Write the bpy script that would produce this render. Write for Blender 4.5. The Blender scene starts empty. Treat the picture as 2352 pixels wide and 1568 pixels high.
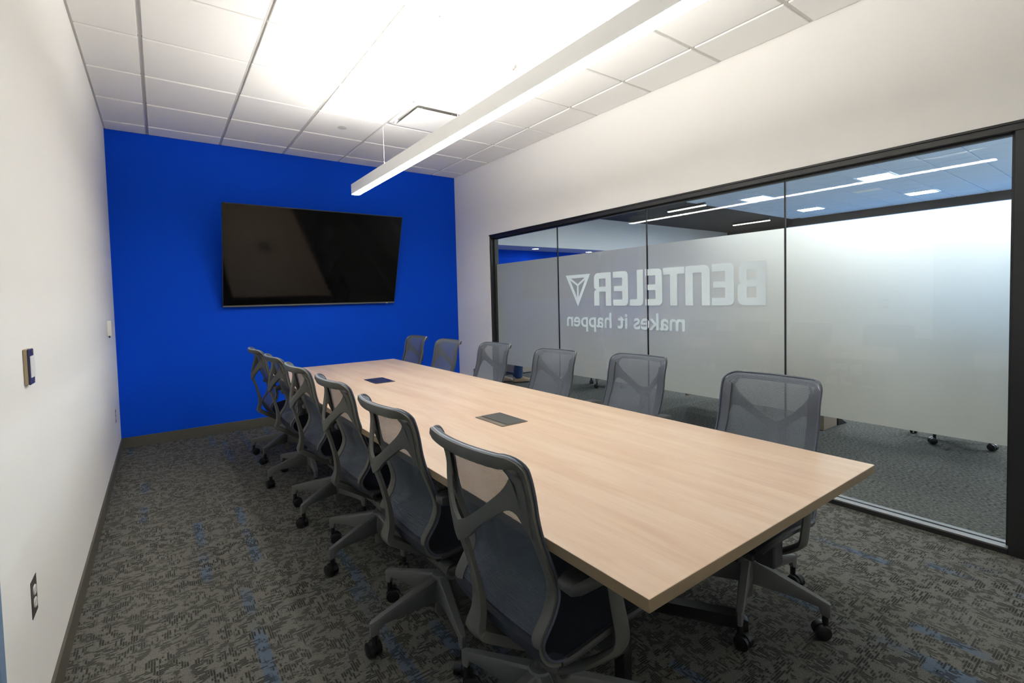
import bpy, bmesh, math, random
from mathutils import Vector, Matrix
random.seed(7)
PI = math.pi
SC = bpy.context.scene
COL = SC.collection

# ------------------------------------------------------------------ camera
cam_d = bpy.data.cameras.new('camera'); cam = bpy.data.objects.new('camera', cam_d); COL.objects.link(cam)
cam.location = (0.34975, -5.92285, 1.34778)
cam.rotation_mode = 'XYZ'; cam.rotation_euler = (1.53035, 0.02469, -0.62679)
cam_d.sensor_width = 36.0; cam_d.lens = 1113.61 * 36 / 2352
cam_d.shift_x = 3.676 / 2352; cam_d.shift_y = -54.16 / 2352
cam_d.clip_start = 0.02; cam_d.clip_end = 100
SC.camera = cam

# ------------------------------------------------------------------ world, exposure
w = bpy.data.worlds.new('world'); SC.world = w; w.use_nodes = True
w.node_tree.nodes['Background'].inputs[0].default_value = (0.5, 0.6, 0.8, 1)
w.node_tree.nodes['Background'].inputs[1].default_value = 0.02
SC.view_settings.view_transform = 'Standard'
SC.view_settings.look = 'None'
SC.view_settings.exposure = 0.0
SC.view_settings.gamma = 1.0
SC.view_settings.use_curve_mapping = False
SC.cycles.max_bounces = 10
SC.cycles.diffuse_bounces = 6
SC.cycles.transparent_max_bounces = 24
SC.cycles.sample_clamp_indirect = 25.0

LENS_POWER = 54.0      # downward lens of the pendant
UP_POWER = 280.0        # upward opening of the pendant
TROFFER_POWER = 155.0   # cool ceiling panels of the office beyond the glass

# ------------------------------------------------------------------ room dimensions
W, H = 3.728, 3.02
GA, GB, G = 0.3245, 0.2751, 0.6096
YR = -6.45                      # rear wall, behind the camera
XG = W + 0.07                   # glass plane
HO = 3.614                      # office ceiling

# ------------------------------------------------------------------ materials
def newmat(name):
    m = bpy.data.materials.new(name); m.use_nodes = True
    nt = m.node_tree
    return m, nt, nt.nodes['Principled BSDF'], nt.nodes, nt.links
def pmat(name, col, rough=0.5, metal=0.0, spec=0.5, bump=0.0, bscale=200.0, var=0.0, vscale=4.0):
    m, nt, b, N, L = newmat(name)
    b.inputs['Base Color'].default_value = (*col, 1); b.inputs['Roughness'].default_value = rough
    b.inputs['Metallic'].default_value = metal; b.inputs['Specular IOR Level'].default_value = spec
    tc = N.new('ShaderNodeTexCoord')
    if var > 0:
        n = N.new('ShaderNodeTexNoise'); n.inputs['Scale'].default_value = vscale; n.inputs['Detail'].default_value = 4
        L.new(tc.outputs['Object'], n.inputs['Vector'])
        mx = N.new('ShaderNodeMix'); mx.data_type = 'RGBA'
        mx.inputs['A'].default_value = (*[c * (1 - var) for c in col], 1); mx.inputs['B'].default_value = (*[min(1, c * (1 + var)) for c in col], 1)
        L.new(n.outputs['Fac'], mx.inputs['Factor']); L.new(mx.outputs['Result'], b.inputs['Base Color'])
    if bump > 0:
        n2 = N.new('ShaderNodeTexNoise'); n2.inputs['Scale'].default_value = bscale; n2.inputs['Detail'].default_value = 3
        L.new(tc.outputs['Object'], n2.inputs['Vector'])
        bp = N.new('ShaderNodeBump'); bp.inputs['Strength'].default_value = bump; bp.inputs['Distance'].default_value = 0.002
        L.new(n2.outputs['Fac'], bp.inputs['Height']); L.new(bp.outputs['Normal'], b.inputs['Normal'])
    return m
def emat(name, col, strength):
    m = bpy.data.materials.new(name); m.use_nodes = True; nt = m.node_tree
    nt.nodes.remove(nt.nodes['Principled BSDF'])
    e = nt.nodes.new('ShaderNodeEmission'); e.inputs[0].default_value = (*col, 1); e.inputs[1].default_value = strength
    nt.links.new(e.outputs[0], nt.nodes['Material Output'].inputs[0]); return m

M = {}
M['wall'] = pmat('painted_wall', (0.87, 0.86, 0.83), 0.62, spec=0.3, bump=0.06, bscale=350, var=0.012, vscale=2)
M['blue'] = pmat('blue_paint', (0.001, 0.062, 0.60), 0.75, spec=0.10, bump=0.05, bscale=350, var=0.02, vscale=3)
M['tile'] = pmat('ceiling_tile', (0.92, 0.915, 0.89), 0.85, spec=0.15, bump=0.25, bscale=420)
M['grid'] = pmat('grid_metal', (0.62, 0.61, 0.58), 0.45, spec=0.4)
M['plenum'] = pmat('plenum', (0.5, 0.49, 0.47), 0.9)
M['white'] = pmat('white_metal', (0.87, 0.87, 0.85), 0.4)
M['plastic_white'] = pmat('white_plastic', (0.78, 0.77, 0.74), 0.4)
M['rubber_base'] = pmat('rubber_base', (0.085, 0.078, 0.06), 0.55, var=0.05, vscale=8)
M['black_frame'] = pmat('black_aluminium', (0.012, 0.013, 0.013), 0.38, spec=0.45)
M['alu'] = pmat('grey_aluminium', (0.16, 0.157, 0.142), 0.55, metal=0.0)
M['seal'] = pmat('black_seal', (0.01, 0.01, 0.01), 0.6)
M['black_plate'] = pmat('dark_plate', (0.05, 0.047, 0.043), 0.35)
M['navy'] = pmat('navy_plastic', (0.02, 0.02, 0.09), 0.4)
M['tan'] = pmat('tan_metal', (0.36, 0.29, 0.18), 0.45)
M['black'] = pmat('black_plastic', (0.008, 0.008, 0.008), 0.4)
M['tvblack'] = pmat('screen_bezel', (0.012, 0.012, 0.013), 0.4)
M['screen'] = pmat('screen_glass', (0.003, 0.003, 0.003), 0.08, spec=0.28)
M['chair_grey'] = pmat('chair_graphite', (0.088, 0.088, 0.078), 0.5, spec=0.4, bump=0.05, bscale=600)
M['chair_light'] = pmat('chair_base_grey', (0.11, 0.112, 0.108), 0.42, spec=0.45, bump=0.04, bscale=600)
M['chair_dark'] = pmat('chair_mechanism', (0.03, 0.03, 0.03), 0.5)
M['binding'] = pmat('edge_binding', (0.05, 0.06, 0.085), 0.5)
M['wheel'] = pmat('caster_black', (0.01, 0.01, 0.01), 0.32)
M['tag'] = pmat('paper_tag', (0.75, 0.75, 0.72), 0.7)
M['box_grey'] = pmat('power_lid', (0.075, 0.078, 0.075), 0.35, metal=0.3)
M['box_rim'] = pmat('power_rim', (0.20, 0.17, 0.13), 0.35, metal=0.5)
M['box_navy'] = pmat('power_lid_dark', (0.012, 0.014, 0.035), 0.35)
M['door_blue'] = pmat('blue_grey_door', (0.16, 0.25, 0.38), 0.5)
M['office_white'] = pmat('office_white', (0.78, 0.78, 0.78), 0.7)
M['pale_blue'] = pmat('pale_blue_paint', (0.22, 0.37, 0.56), 0.7)
M['office_black'] = pmat('office_black', (0.012, 0.012, 0.013), 0.8)
M['office_tile_cool_lit'] = pmat('office_tile_cool_lit', (0.62, 0.76, 0.94), 0.85, bump=0.1, bscale=300)  # white tiles; the cool blue cast of the office light is in this colour
M['desk_wood'] = pmat('desk_wood', (0.27, 0.21, 0.15), 0.5, var=0.08, vscale=12)
M['jeans'] = pmat('denim', (0.012, 0.030, 0.066), 0.9, var=0.35, vscale=30, bump=0.3, bscale=300)
M['shoe'] = pmat('tan_suede', (0.30, 0.21, 0.13), 0.85, var=0.2, vscale=30)
M['sole'] = pmat('dark_sole', (0.04, 0.03, 0.025), 0.7)
M['shirt'] = pmat('shirt_cloth', (0.10, 0.11, 0.13), 0.9)
M['skin'] = pmat('skin', (0.55, 0.34, 0.25), 0.6)
M['hair'] = pmat('hair', (0.03, 0.02, 0.015), 0.7)
M['letter'] = None
M['lens'] = emat('pendant_lens', (1.0, 0.972, 0.918), LENS_POWER)
M['uplight'] = emat('pendant_uplight', (1.0, 0.972, 0.918), UP_POWER)
M['troffer'] = emat('troffer_panel', (0.86, 0.94, 1.0), TROFFER_POWER)
M['office_line'] = emat('office_line_light', (1.0, 0.97, 0.80), 6.0)
M['downlight'] = emat('downlight_lamp', (1.0, 0.95, 0.92), 30.0)

# wood laminate: grain runs along the table length (y)
def wood():
    m, nt, b, N, L = newmat('wood_laminate')
    tc = N.new('ShaderNodeTexCoord')
    mp = N.new('ShaderNodeMapping'); mp.inputs['Scale'].default_value = (9.0, 0.9, 9.0)
    L.new(tc.outputs['Object'], mp.inputs['Vector'])
    n = N.new('ShaderNodeTexNoise'); n.inputs['Scale'].default_value = 1.3; n.inputs['Detail'].default_value = 5; n.inputs['Roughness'].default_value = 0.6
    n.inputs['Distortion'].default_value = 0.5
    L.new(mp.outputs[0], n.inputs['Vector'])
    mp2 = N.new('ShaderNodeMapping'); mp2.inputs['Scale'].default_value = (160.0, 6.0, 160.0)
    L.new(tc.outputs['Object'], mp2.inputs['Vector'])
    n2 = N.new('ShaderNodeTexNoise'); n2.inputs['Scale'].default_value = 1.0; n2.inputs['Detail'].default_value = 3
    L.new(mp2.outputs[0], n2.inputs['Vector'])
    cr = N.new('ShaderNodeValToRGB')
    e = cr.color_ramp.elements
    e[0].position = 0.32; e[0].color = (0.45, 0.32, 0.23, 1)
    e[1].position = 0.66; e[1].color = (0.545, 0.435, 0.33, 1)
    k = cr.color_ramp.elements.new(0.5); k.color = (0.505, 0.38, 0.282, 1)
    L.new(n.outputs['Fac'], cr.inputs[0])
    mx = N.new('ShaderNodeMix'); mx.data_type = 'RGBA'; mx.blend_type = 'MULTIPLY'; mx.inputs['Factor'].default_value = 0.09
    L.new(cr.outputs[0], mx.inputs['A'])
    cr2 = N.new('ShaderNodeValToRGB'); cr2.color_ramp.elements[0].position = 0.35; cr2.color_ramp.elements[0].color = (0.55, 0.5, 0.45, 1)
    cr2.color_ramp.elements[1].position = 0.6
    L.new(n2.outputs['Fac'], cr2.inputs[0]); L.new(cr2.outputs[0], mx.inputs['B'])
    L.new(mx.outputs['Result'], b.inputs['Base Color'])
    b.inputs['Roughness'].default_value = 0.38; b.inputs['Specular IOR Level'].default_value = 0.45
    return m
M['wood'] = wood()
M['edge'] = pmat('edge_band', (0.20, 0.145, 0.08), 0.5, var=0.1, vscale=25)

# patterned carpet: short woven dashes in two directions, with broken blue bands
def carpet():
    m, nt, b, N, L = newmat('patterned_carpet')
    tc = N.new('ShaderNodeTexCoord')
    def mapped(sx, sy):
        mp = N.new('ShaderNodeMapping'); mp.inputs['Scale'].default_value = (sx, sy, 1.0); L.new(tc.outputs['Object'], mp.inputs['Vector']); return mp.outputs[0]
    def noise(vec, s, d=2.0, r=0.5):
        n = N.new('ShaderNodeTexNoise'); n.inputs['Scale'].default_value = s; n.inputs['Detail'].default_value = d; n.inputs['Roughness'].default_value = r
        L.new(vec, n.inputs['Vector']); return n.outputs['Fac']
    def math_(op, a, bb=None, c=None):
        n = N.new('ShaderNodeMath'); n.operation = op
        for i, v in enumerate((a, bb, c)):
            if v is None: continue
            if isinstance(v, (int, float)): n.inputs[i].default_value = v
            else: L.new(v, n.inputs[i])
        return n.outputs[0]
    def ramp(v, a, bb):
        n = N.new('ShaderNodeMapRange'); n.interpolation_type = 'SMOOTHSTEP'
        n.inputs['From Min'].default_value = a; n.inputs['From Max'].default_value = bb; L.new(v, n.inputs['Value']); return n.outputs[0]
    obj = tc.outputs['Object']
    sepc = N.new('ShaderNodeSeparateXYZ'); L.new(obj, sepc.inputs[0])
    PITCH = 0.0085
    def hatch(along, across):
        row = math_('FLOOR', math_('DIVIDE', across, PITCH))
        cb_ = N.new('ShaderNodeCombineXYZ'); L.new(math_('MULTIPLY', along, 26.0), cb_.inputs[0]); L.new(math_('MULTIPLY', row, 5.37), cb_.inputs[1])
        line = ramp(noise(cb_.outputs[0], 1.0, 1.0), 0.42, 0.50)
        duty = ramp(math_('PINGPONG', math_('DIVIDE', across, PITCH), 0.5), 0.05, 0.17)
        return math_('MULTIPLY', line, duty)
    sel = ramp(noise(mapped(1, 1), 13.0, 1.0), 0.47, 0.53)
    mixd = math_('ADD', math_('MULTIPLY', hatch(sepc.outputs[0], sepc.outputs[1]), sel), math_('MULTIPLY', hatch(sepc.outputs[1], sepc.outputs[0]), math_('SUBTRACT', 1.0, sel)))
    clump = ramp(noise(mapped(1.0, 1.0), 20.0, 3.0), 0.40, 0.50)
    dark = math_('MULTIPLY', mixd, clump)
    big = ramp(noise(mapped(1, 1), 3.0, 3.0), 0.35, 0.7)
    dark = math_('MULTIPLY', dark, math_('ADD', 0.75, math_('MULTIPLY', big, 0.25)))
    fleck = noise(mapped(1, 1), 260.0, 2.0, 0.7)
    base = N.new('ShaderNodeMix'); base.data_type = 'RGBA'
    base.inputs['A'].default_value = (0.078, 0.077, 0.067, 1); base.inputs['B'].default_value = (0.165, 0.162, 0.144, 1)
    L.new(ramp(fleck, 0.3, 0.7), base.inputs['Factor'])
    # blue bands along y
    sep = N.new('ShaderNodeSeparateXYZ'); L.new(obj, sep.inputs[0])
    fx = math_('FLOOR', math_('DIVIDE', sep.outputs[0], 0.046)); fy = math_('FLOOR', math_('ADD', math_('DIVIDE', sep.outputs[1], 0.85), math_('MULTIPLY', fx, 0.377)))
    cmb = N.new('ShaderNodeCombineXYZ'); L.new(fx, cmb.inputs[0]); L.new(fy, cmb.inputs[1])
    wn = N.new('ShaderNodeTexWhiteNoise'); wn.noise_dimensions = '2D'; L.new(cmb.outputs[0], wn.inputs['Vector'])
    band = math_('GREATER_THAN', wn.outputs['Value'], 0.935)
    bl = math_('MULTIPLY', band, ramp(noise(mapped(2, 3), 1.0, 2.0), 0.36, 0.56))
    blue = N.new('ShaderNodeMix'); blue.data_type = 'RGBA'; blue.inputs['B'].default_value = (0.080, 0.118, 0.175, 1)
    L.new(base.outputs['Result'], blue.inputs['A']); L.new(math_('MULTIPLY', bl, 0.75), blue.inputs['Factor'])
    dk = N.new('ShaderNodeMix'); dk.data_type = 'RGBA'; dk.inputs['B'].default_value = (0.018, 0.017, 0.015, 1)
    L.new(blue.outputs['Result'], dk.inputs['A']); L.new(math_('MULTIPLY', dark, 0.9), dk.inputs['Factor'])
    L.new(dk.outputs['Result'], b.inputs['Base Color'])
    b.inputs['Roughness'].default_value = 0.95; b.inputs['Specular IOR Level'].default_value = 0.1
    bp = N.new('ShaderNodeBump'); bp.inputs['Strength'].default_value = 0.5; bp.inputs['Distance'].default_value = 0.003
    L.new(fleck, bp.inputs['Height']); L.new(bp.outputs['Normal'], b.inputs['Normal'])
    return m
M['carpet'] = carpet()
def carpet2():
    m, nt, b, N, L = newmat('flecked_carpet')
    tc = N.new('ShaderNodeTexCoord')
    mp = N.new('ShaderNodeMapping'); mp.inputs['Scale'].default_value = (110, 45, 1); L.new(tc.outputs['Object'], mp.inputs['Vector'])
    n = N.new('ShaderNodeTexNoise'); n.inputs['Scale'].default_value = 1.0; n.inputs['Detail'].default_value = 4; n.inputs['Roughness'].default_value = 0.7
    L.new(mp.outputs[0], n.inputs['Vector'])
    cr = N.new('ShaderNodeValToRGB'); e = cr.color_ramp.elements
    e[0].position = 0.38; e[0].color = (0.024, 0.0235, 0.020, 1); e[1].position = 0.62; e[1].color = (0.172, 0.168, 0.145, 1)
    L.new(n.outputs['Fac'], cr.inputs[0]); L.new(cr.outputs[0], b.inputs['Base Color'])
    b.inputs['Roughness'].default_value = 0.95; b.inputs['Specular IOR Level'].default_value = 0.1
    return m
M['carpet2'] = carpet2()

def schlick(N, L, f0):
    g = N.new('ShaderNodeNewGeometry'); d = N.new('ShaderNodeVectorMath'); d.operation = 'DOT_PRODUCT'
    L.new(g.outputs['Normal'], d.inputs[0]); L.new(g.outputs['Incoming'], d.inputs[1])
    a = N.new('ShaderNodeMath'); a.operation = 'ABSOLUTE'; L.new(d.outputs['Value'], a.inputs[0])
    s = N.new('ShaderNodeMath'); s.operation = 'SUBTRACT'; s.inputs[0].default_value = 1.0; L.new(a.outputs[0], s.inputs[1])
    p = N.new('ShaderNodeMath'); p.operation = 'POWER'; L.new(s.outputs[0], p.inputs[0]); p.inputs[1].default_value = 5.0
    q = N.new('ShaderNodeMath'); q.operation = 'MULTIPLY_ADD'; L.new(p.outputs[0], q.inputs[0]); q.inputs[1].default_value = 1 - f0; q.inputs[2].default_value = f0
    return q.outputs[0]
def glass():
    m, nt, b, N, L = newmat('clear_glass'); N.remove(b)
    t = N.new('ShaderNodeBsdfTransparent'); t.inputs[0].default_value = (0.955, 0.975, 0.975, 1)
    g = N.new('ShaderNodeBsdfGlossy'); g.inputs['Roughness'].default_value = 0.0
    mx = N.new('ShaderNodeMixShader'); L.new(schlick(N, L, 0.03), mx.inputs[0]); L.new(t.outputs[0], mx.inputs[1]); L.new(g.outputs[0], mx.inputs[2])
    L.new(mx.outputs[0], N['Material Output'].inputs[0]); return m
M['glass'] = glass()
def film():
    m, nt, b, N, L = newmat('frosted_film'); N.remove(b)
    r = N.new('ShaderNodeBsdfRefraction'); r.inputs['Roughness'].default_value = 0.62; r.inputs['IOR'].default_value = 1.45; r.inputs['Color'].default_value = (1.0, 0.96, 0.87, 1)
    d = N.new('ShaderNodeBsdfDiffuse'); d.inputs['Color'].default_value = (0.90, 0.89, 0.84, 1)
    t = N.new('ShaderNodeBsdfTranslucent'); t.inputs['Color'].default_value = (0.90, 0.83, 0.70, 1)
    a = N.new('ShaderNodeMixShader'); a.inputs[0].default_value = 0.3; L.new(d.outputs[0], a.inputs[1]); L.new(t.outputs[0], a.inputs[2])
    c = N.new('ShaderNodeMixShader'); c.inputs[0].default_value = 0.56; L.new(a.outputs[0], c.inputs[1]); L.new(r.outputs[0], c.inputs[2])
    L.new(c.outputs[0], N['Material Output'].inputs[0]); return m
M['film'] = film()
def letter():
    m, nt, b, N, L = newmat('pale_vinyl'); N.remove(b)
    d = N.new('ShaderNodeBsdfDiffuse'); d.inputs['Color'].default_value = (0.82, 0.92, 0.96, 1)
    t = N.new('ShaderNodeBsdfTranslucent'); t.inputs['Color'].default_value = (0.80, 0.86, 0.88, 1)
    a = N.new('ShaderNodeMixShader'); a.inputs[0].default_value = 0.35; L.new(d.outputs[0], a.inputs[1]); L.new(t.outputs[0], a.inputs[2])
    L.new(a.outputs[0], N['Material Output'].inputs[0]); return m
M['letter'] = letter()
def meshfab(name, col, alpha):
    m, nt, b, N, L = newmat(name)
    b.inputs['Base Color'].default_value = (*col, 1); b.inputs['Roughness'].default_value = 0.7; b.inputs['Specular IOR Level'].default_value = 0.25
    tc = N.new('ShaderNodeTexCoord')
    wv = N.new('ShaderNodeTexWave'); wv.wave_type = 'BANDS'; wv.bands_direction = 'Z'; wv.inputs['Scale'].default_value = 90.0; wv.inputs['Distortion'].default_value = 0.0
    L.new(tc.outputs['Object'], wv.inputs['Vector'])
    mr = N.new('ShaderNodeMapRange'); mr.inputs['To Min'].default_value = alpha - 0.11; mr.inputs['To Max'].default_value = alpha + 0.11
    L.new(wv.outputs['Fac'], mr.inputs['Value'])
    t = N.new('ShaderNodeBsdfTransparent'); mx = N.new('ShaderNodeMixShader')
    L.new(mr.outputs[0], mx.inputs[0]); L.new(t.outputs[0], mx.inputs[1]); L.new(b.outputs[0], mx.inputs[2])
    L.new(mx.outputs[0], N['Material Output'].inputs[0]); return m
M['mesh'] = meshfab('back_mesh', (0.094, 0.109, 0.134), 0.75)
M['fabric'] = pmat('chair_fabric', (0.060, 0.069, 0.085), 0.75, spec=0.25, bump=0.3, bscale=700)
M['roll_lit'] = pmat('fabric_roll_lit', (0.27, 0.31, 0.35), 0.6, bump=0.3, bscale=700)  # paler than the chair fabric: downlight on the top edge is put into the colour
M['seat'] = pmat('seat_mesh', (0.016, 0.02, 0.03), 0.8, bump=0.4, bscale=500)

# ------------------------------------------------------------------ object helpers
def link(o, parent=None):
    COL.objects.link(o)
    if parent is not None: o.parent = parent
    return o
def mesh_obj(name, verts, faces, mat, parent=None, smooth=False, loc=None):
    me = bpy.data.meshes.new(name); me.from_pydata([tuple(v) for v in verts], [], faces); me.update()
    bm = bmesh.new(); bm.from_mesh(me); bmesh.ops.recalc_face_normals(bm, faces=bm.faces); bm.to_mesh(me); bm.free()
    if smooth:
        for p in me.polygons: p.use_smooth = True
    mats = mat if isinstance(mat, (list, tuple)) else [mat]
    for q in mats: me.materials.append(M[q] if isinstance(q, str) else q)
    o = bpy.data.objects.new(name, me)
    if loc is not None: o.location = loc
    return link(o, parent)
def from_bm(name, bm, mat, parent=None, smooth=False, loc=None):
    bmesh.ops.recalc_face_normals(bm, faces=bm.faces)
    me = bpy.data.meshes.new(name); bm.to_mesh(me); bm.free()
    if smooth:
        for p in me.polygons: p.use_smooth = True
        if smooth == 'edges': me.set_sharp_from_angle(angle=math.radians(38))
    mats = mat if isinstance(mat, (list, tuple)) else [mat]
    for q in mats: me.materials.append(M[q])
    o = bpy.data.objects.new(name, me)
    if loc is not None: o.location = loc
    return link(o, parent)
def bbox(bm, x0, x1, y0, y1, z0, z1, bevel=0.0, seg=1, mi=0):
    vs = [bm.verts.new((x, y, z)) for z in (z0, z1) for y in (y0, y1) for x in (x0, x1)]
    fs = [bm.faces.new([vs[i] for i in f]) for f in ((0, 2, 3, 1), (4, 5, 7, 6), (0, 1, 5, 4), (2, 6, 7, 3), (0, 4, 6, 2), (1, 3, 7, 5))]
    for f in fs: f.material_index = mi
    if bevel > 0:
        es = list({e for f in fs for e in f.edges})
        bmesh.ops.bevel(bm, geom=es, offset=bevel, segments=seg, profile=0.5, affect='EDGES')
def box(name, x0, x1, y0, y1, z0, z1, mat, parent=None, bevel=0.0, seg=1):
    if bevel == 0:
        v = [(x, y, z) for z in (z0, z1) for y in (y0, y1) for x in (x0, x1)]
        return mesh_obj(name, v, [(0, 2, 3, 1), (4, 5, 7, 6), (0, 1, 5, 4), (2, 6, 7, 3), (0, 4, 6, 2), (1, 3, 7, 5)], mat, parent)
    bm = bmesh.new(); bbox(bm, x0, x1, y0, y1, z0, z1, bevel, seg)
    return from_bm(name, bm, mat, parent)
def bcyl(bm, p0, p1, r0, r1=None, seg=20, caps=True):
    p0, p1 = Vector(p0), Vector(p1); r1 = r0 if r1 is None else r1
    d = (p1 - p0).normalized(); a = d.orthogonal().normalized(); b = d.cross(a)
    A = [bm.verts.new(p0 + (a * math.cos(t) + b * math.sin(t)) * r0) for t in [2 * PI * i / seg for i in range(seg)]]
    B = [bm.verts.new(p1 + (a * math.cos(t) + b * math.sin(t)) * r1) for t in [2 * PI * i / seg for i in range(seg)]]
    for i in range(seg): bm.faces.new((A[i], A[(i + 1) % seg], B[(i + 1) % seg], B[i]))
    if caps: bm.faces.new(A[::-1]); bm.faces.new(B)
def cyl(name, p0, p1, r0, mat, parent=None, r1=None, seg=20):
    bm = bmesh.new(); bcyl(bm, p0, p1, r0, r1, seg); return from_bm(name, bm, mat, parent, smooth='edges')
def blathe(bm, prof, seg=28, c=(0, 0, 0)):
    rings = []
    for r, z in prof:
        if r < 1e-6: rings.append([bm.verts.new((c[0], c[1], c[2] + z))])
        else: rings.append([bm.verts.new((c[0] + r * math.cos(2 * PI * i / seg), c[1] + r * math.sin(2 * PI * i / seg), c[2] + z)) for i in range(seg)])
    for a, b in zip(rings, rings[1:]):
        for i in range(seg):
            j = (i + 1) % seg
            if len(a) == 1 and len(b) == 1: continue
            if len(a) == 1: bm.faces.new((a[0], b[j], b[i]))
            elif len(b) == 1: bm.faces.new((a[i], a[j], b[0]))
            else: bm.faces.new((a[i], a[j], b[j], b[i]))
def smooth_path(pts, n=4):
    out = []
    P = [Vector(p) for p in pts]
    for i in range(len(P) - 1):
        p0 = P[max(i - 1, 0)]; p1 = P[i]; p2 = P[i + 1]; p3 = P[min(i + 2, len(P) - 1)]
        for k in range(n):
            t = k / n
            out.append(0.5 * ((2 * p1) + (p2 - p0) * t + (2 * p0 - 5 * p1 + 4 * p2 - p3) * t * t + (3 * p1 - p0 - 3 * p2 + p3) * t ** 3))
    out.append(P[-1]); return out
def btube(bm, pts, r, seg=8, caps=True):
    rings = []; up = None
    for i, p in enumerate(pts):
        d = (pts[min(i + 1, len(pts) - 1)] - pts[max(i - 1, 0)]).normalized()
        if up is None: up = d.orthogonal().normalized()
        up = (up - d * up.dot(d)).normalized(); b = d.cross(up)
        rr = r[i] if isinstance(r, (list, tuple)) else r
        rings.append([bm.verts.new(p + (up * math.cos(2 * PI * k / seg) + b * math.sin(2 * PI * k / seg)) * rr) for k in range(seg)])
    for a, b in zip(rings, rings[1:]):
        for k in range(seg): bm.faces.new((a[k], a[(k + 1) % seg], b[(k + 1) % seg], b[k]))
    if caps: bm.faces.new(rings[0][::-1]); bm.faces.new(rings[-1])
def tube(name, pts, r, mat, parent=None, seg=8, n=4):
    bm = bmesh.new(); btube(bm, smooth_path(pts, n), r, seg); return from_bm(name, bm, mat, parent, smooth='edges')
def brings(bm, rings, close=True, caps=True):
    R = [[bm.verts.new(v) for v in r] for r in rings]
    m = len(R[0])
    for a, b in zip(R, R[1:]):
        for k in range(m if close else m - 1): bm.faces.new((a[k], a[(k + 1) % m], b[(k + 1) % m], b[k]))
    if caps: bm.faces.new(R[0][::-1]); bm.faces.new(R[-1])
def thing(name, label, cat, loc=(0, 0, 0), rz=0.0, group=None):
    o = bpy.data.objects.new(name, None); o.empty_display_size = 0.05
    o.location = loc; o.rotation_euler = (0, 0, rz); link(o)
    return tag(o, label, cat, group)
def tag(o, label, cat, group=None):
    o['label'] = label; o['category'] = cat
    if group: o['group'] = group
    return o
def struct(o, label, cat):
    o['kind'] = 'structure'; o['label'] = label; o['category'] = cat; return o
def copy_tree(o, parent=None):
    c = o.copy(); COL.objects.link(c); c.parent = parent
    for ch in list(o.children): copy_tree(ch, c)
    return c

# ------------------------------------------------------------------ room shell
struct(box('floor', -0.1, W + 0.13, YR - 0.1, 0.1, -0.08, 0.0, 'carpet'), 'grey and black patterned carpet with broken blue bands', 'floor')
struct(box('wall_back', 0.0, W, 0.0, 0.1, 0.0, H + 0.25, 'blue'), 'bright blue painted accent wall behind the screen', 'wall')
struct(box('wall_rear', 0.0, W, YR - 0.1, YR, 0.0, H + 0.25, 'wall'), 'white painted wall behind the viewpoint', 'wall')
DY0, DY1 = -5.25, -4.245       # door opening on the left wall (outer frame)
bm = bmesh.new()
bbox(bm, -0.12, 0.0, DY1, 0.1, 0, H + 0.25); bbox(bm, -0.12, 0.0, YR - 0.1, DY0, 0, H + 0.25); bbox(bm, -0.12, 0.0, DY0, DY1, 2.14, H + 0.25)
struct(from_bm('wall_left', bm, 'wall'), 'white painted side wall left of the table', 'wall')
WY0, WY1, WZ = -5.50, -0.823, 2.143    # glazed opening on the right
EY0 = -6.42                            # glass door next to it
bm = bmesh.new()
bbox(bm, W, W + 0.13, WY1, 5.2, 0, HO + 0.02); bbox(bm, W, W + 0.13, EY0, WY1, WZ, HO + 0.02); bbox(bm, W, W + 0.13, -8.0, EY0, 0, HO + 0.02)
struct(from_bm('wall_right', bm, 'wall'), 'white painted wall around the glazed front', 'wall')
# baseboards
struct(box('baseboard_back', 0.010, W - 0.010, -0.010, 0.0, 0.0, 0.10, 'rubber_base', bevel=0.002), 'dark grey rubber baseboard under the blue wall', 'baseboard')
struct(box('baseboard_left', 0.0, 0.010, DY1, 0.0, 0.0, 0.10, 'rubber_base', bevel=0.002), 'dark grey rubber baseboard along the white left wall', 'baseboard')
struct(box('baseboard_right', W - 0.010, W, WY1, -0.010, 0.0, 0.10, 'rubber_base', bevel=0.002), 'dark grey rubber baseboard beside the black glass frame', 'baseboard')
# left door
d = bpy.data.objects.new('door_1', None); d.location = (0, (DY0 + DY1) / 2, 0); link(d)
struct(d, 'blue grey door with frame at the left edge', 'door')
hw = (DY1 - DY0) / 2
bm = bmesh.new()
bbox(bm, -0.12, 0.006, hw - 0.05, hw, 0, 2.14, 0.002); bbox(bm, -0.12, 0.006, -hw, -hw + 0.05, 0, 2.14, 0.002); bbox(bm, -0.12, 0.006, -hw + 0.05, hw - 0.05, 2.09, 2.14, 0.002)
from_bm('door_frame', bm, 'door_blue', d)
leaf = box('door_leaf', -0.06, -0.015, -hw + 0.052, hw - 0.052, 0.006, 2.088, 'door_blue', d, 0.002)
bm = bmesh.new(); bcyl(bm, (-0.015, -hw + 0.12, 1.0), (0.04, -hw + 0.12, 1.0), 0.011); bcyl(bm, (0.035, -hw + 0.12, 1.0), (0.035, -hw + 0.24, 1.0), 0.009)
from_bm('door_handle', bm, 'alu', leaf, smooth='edges')

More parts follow.
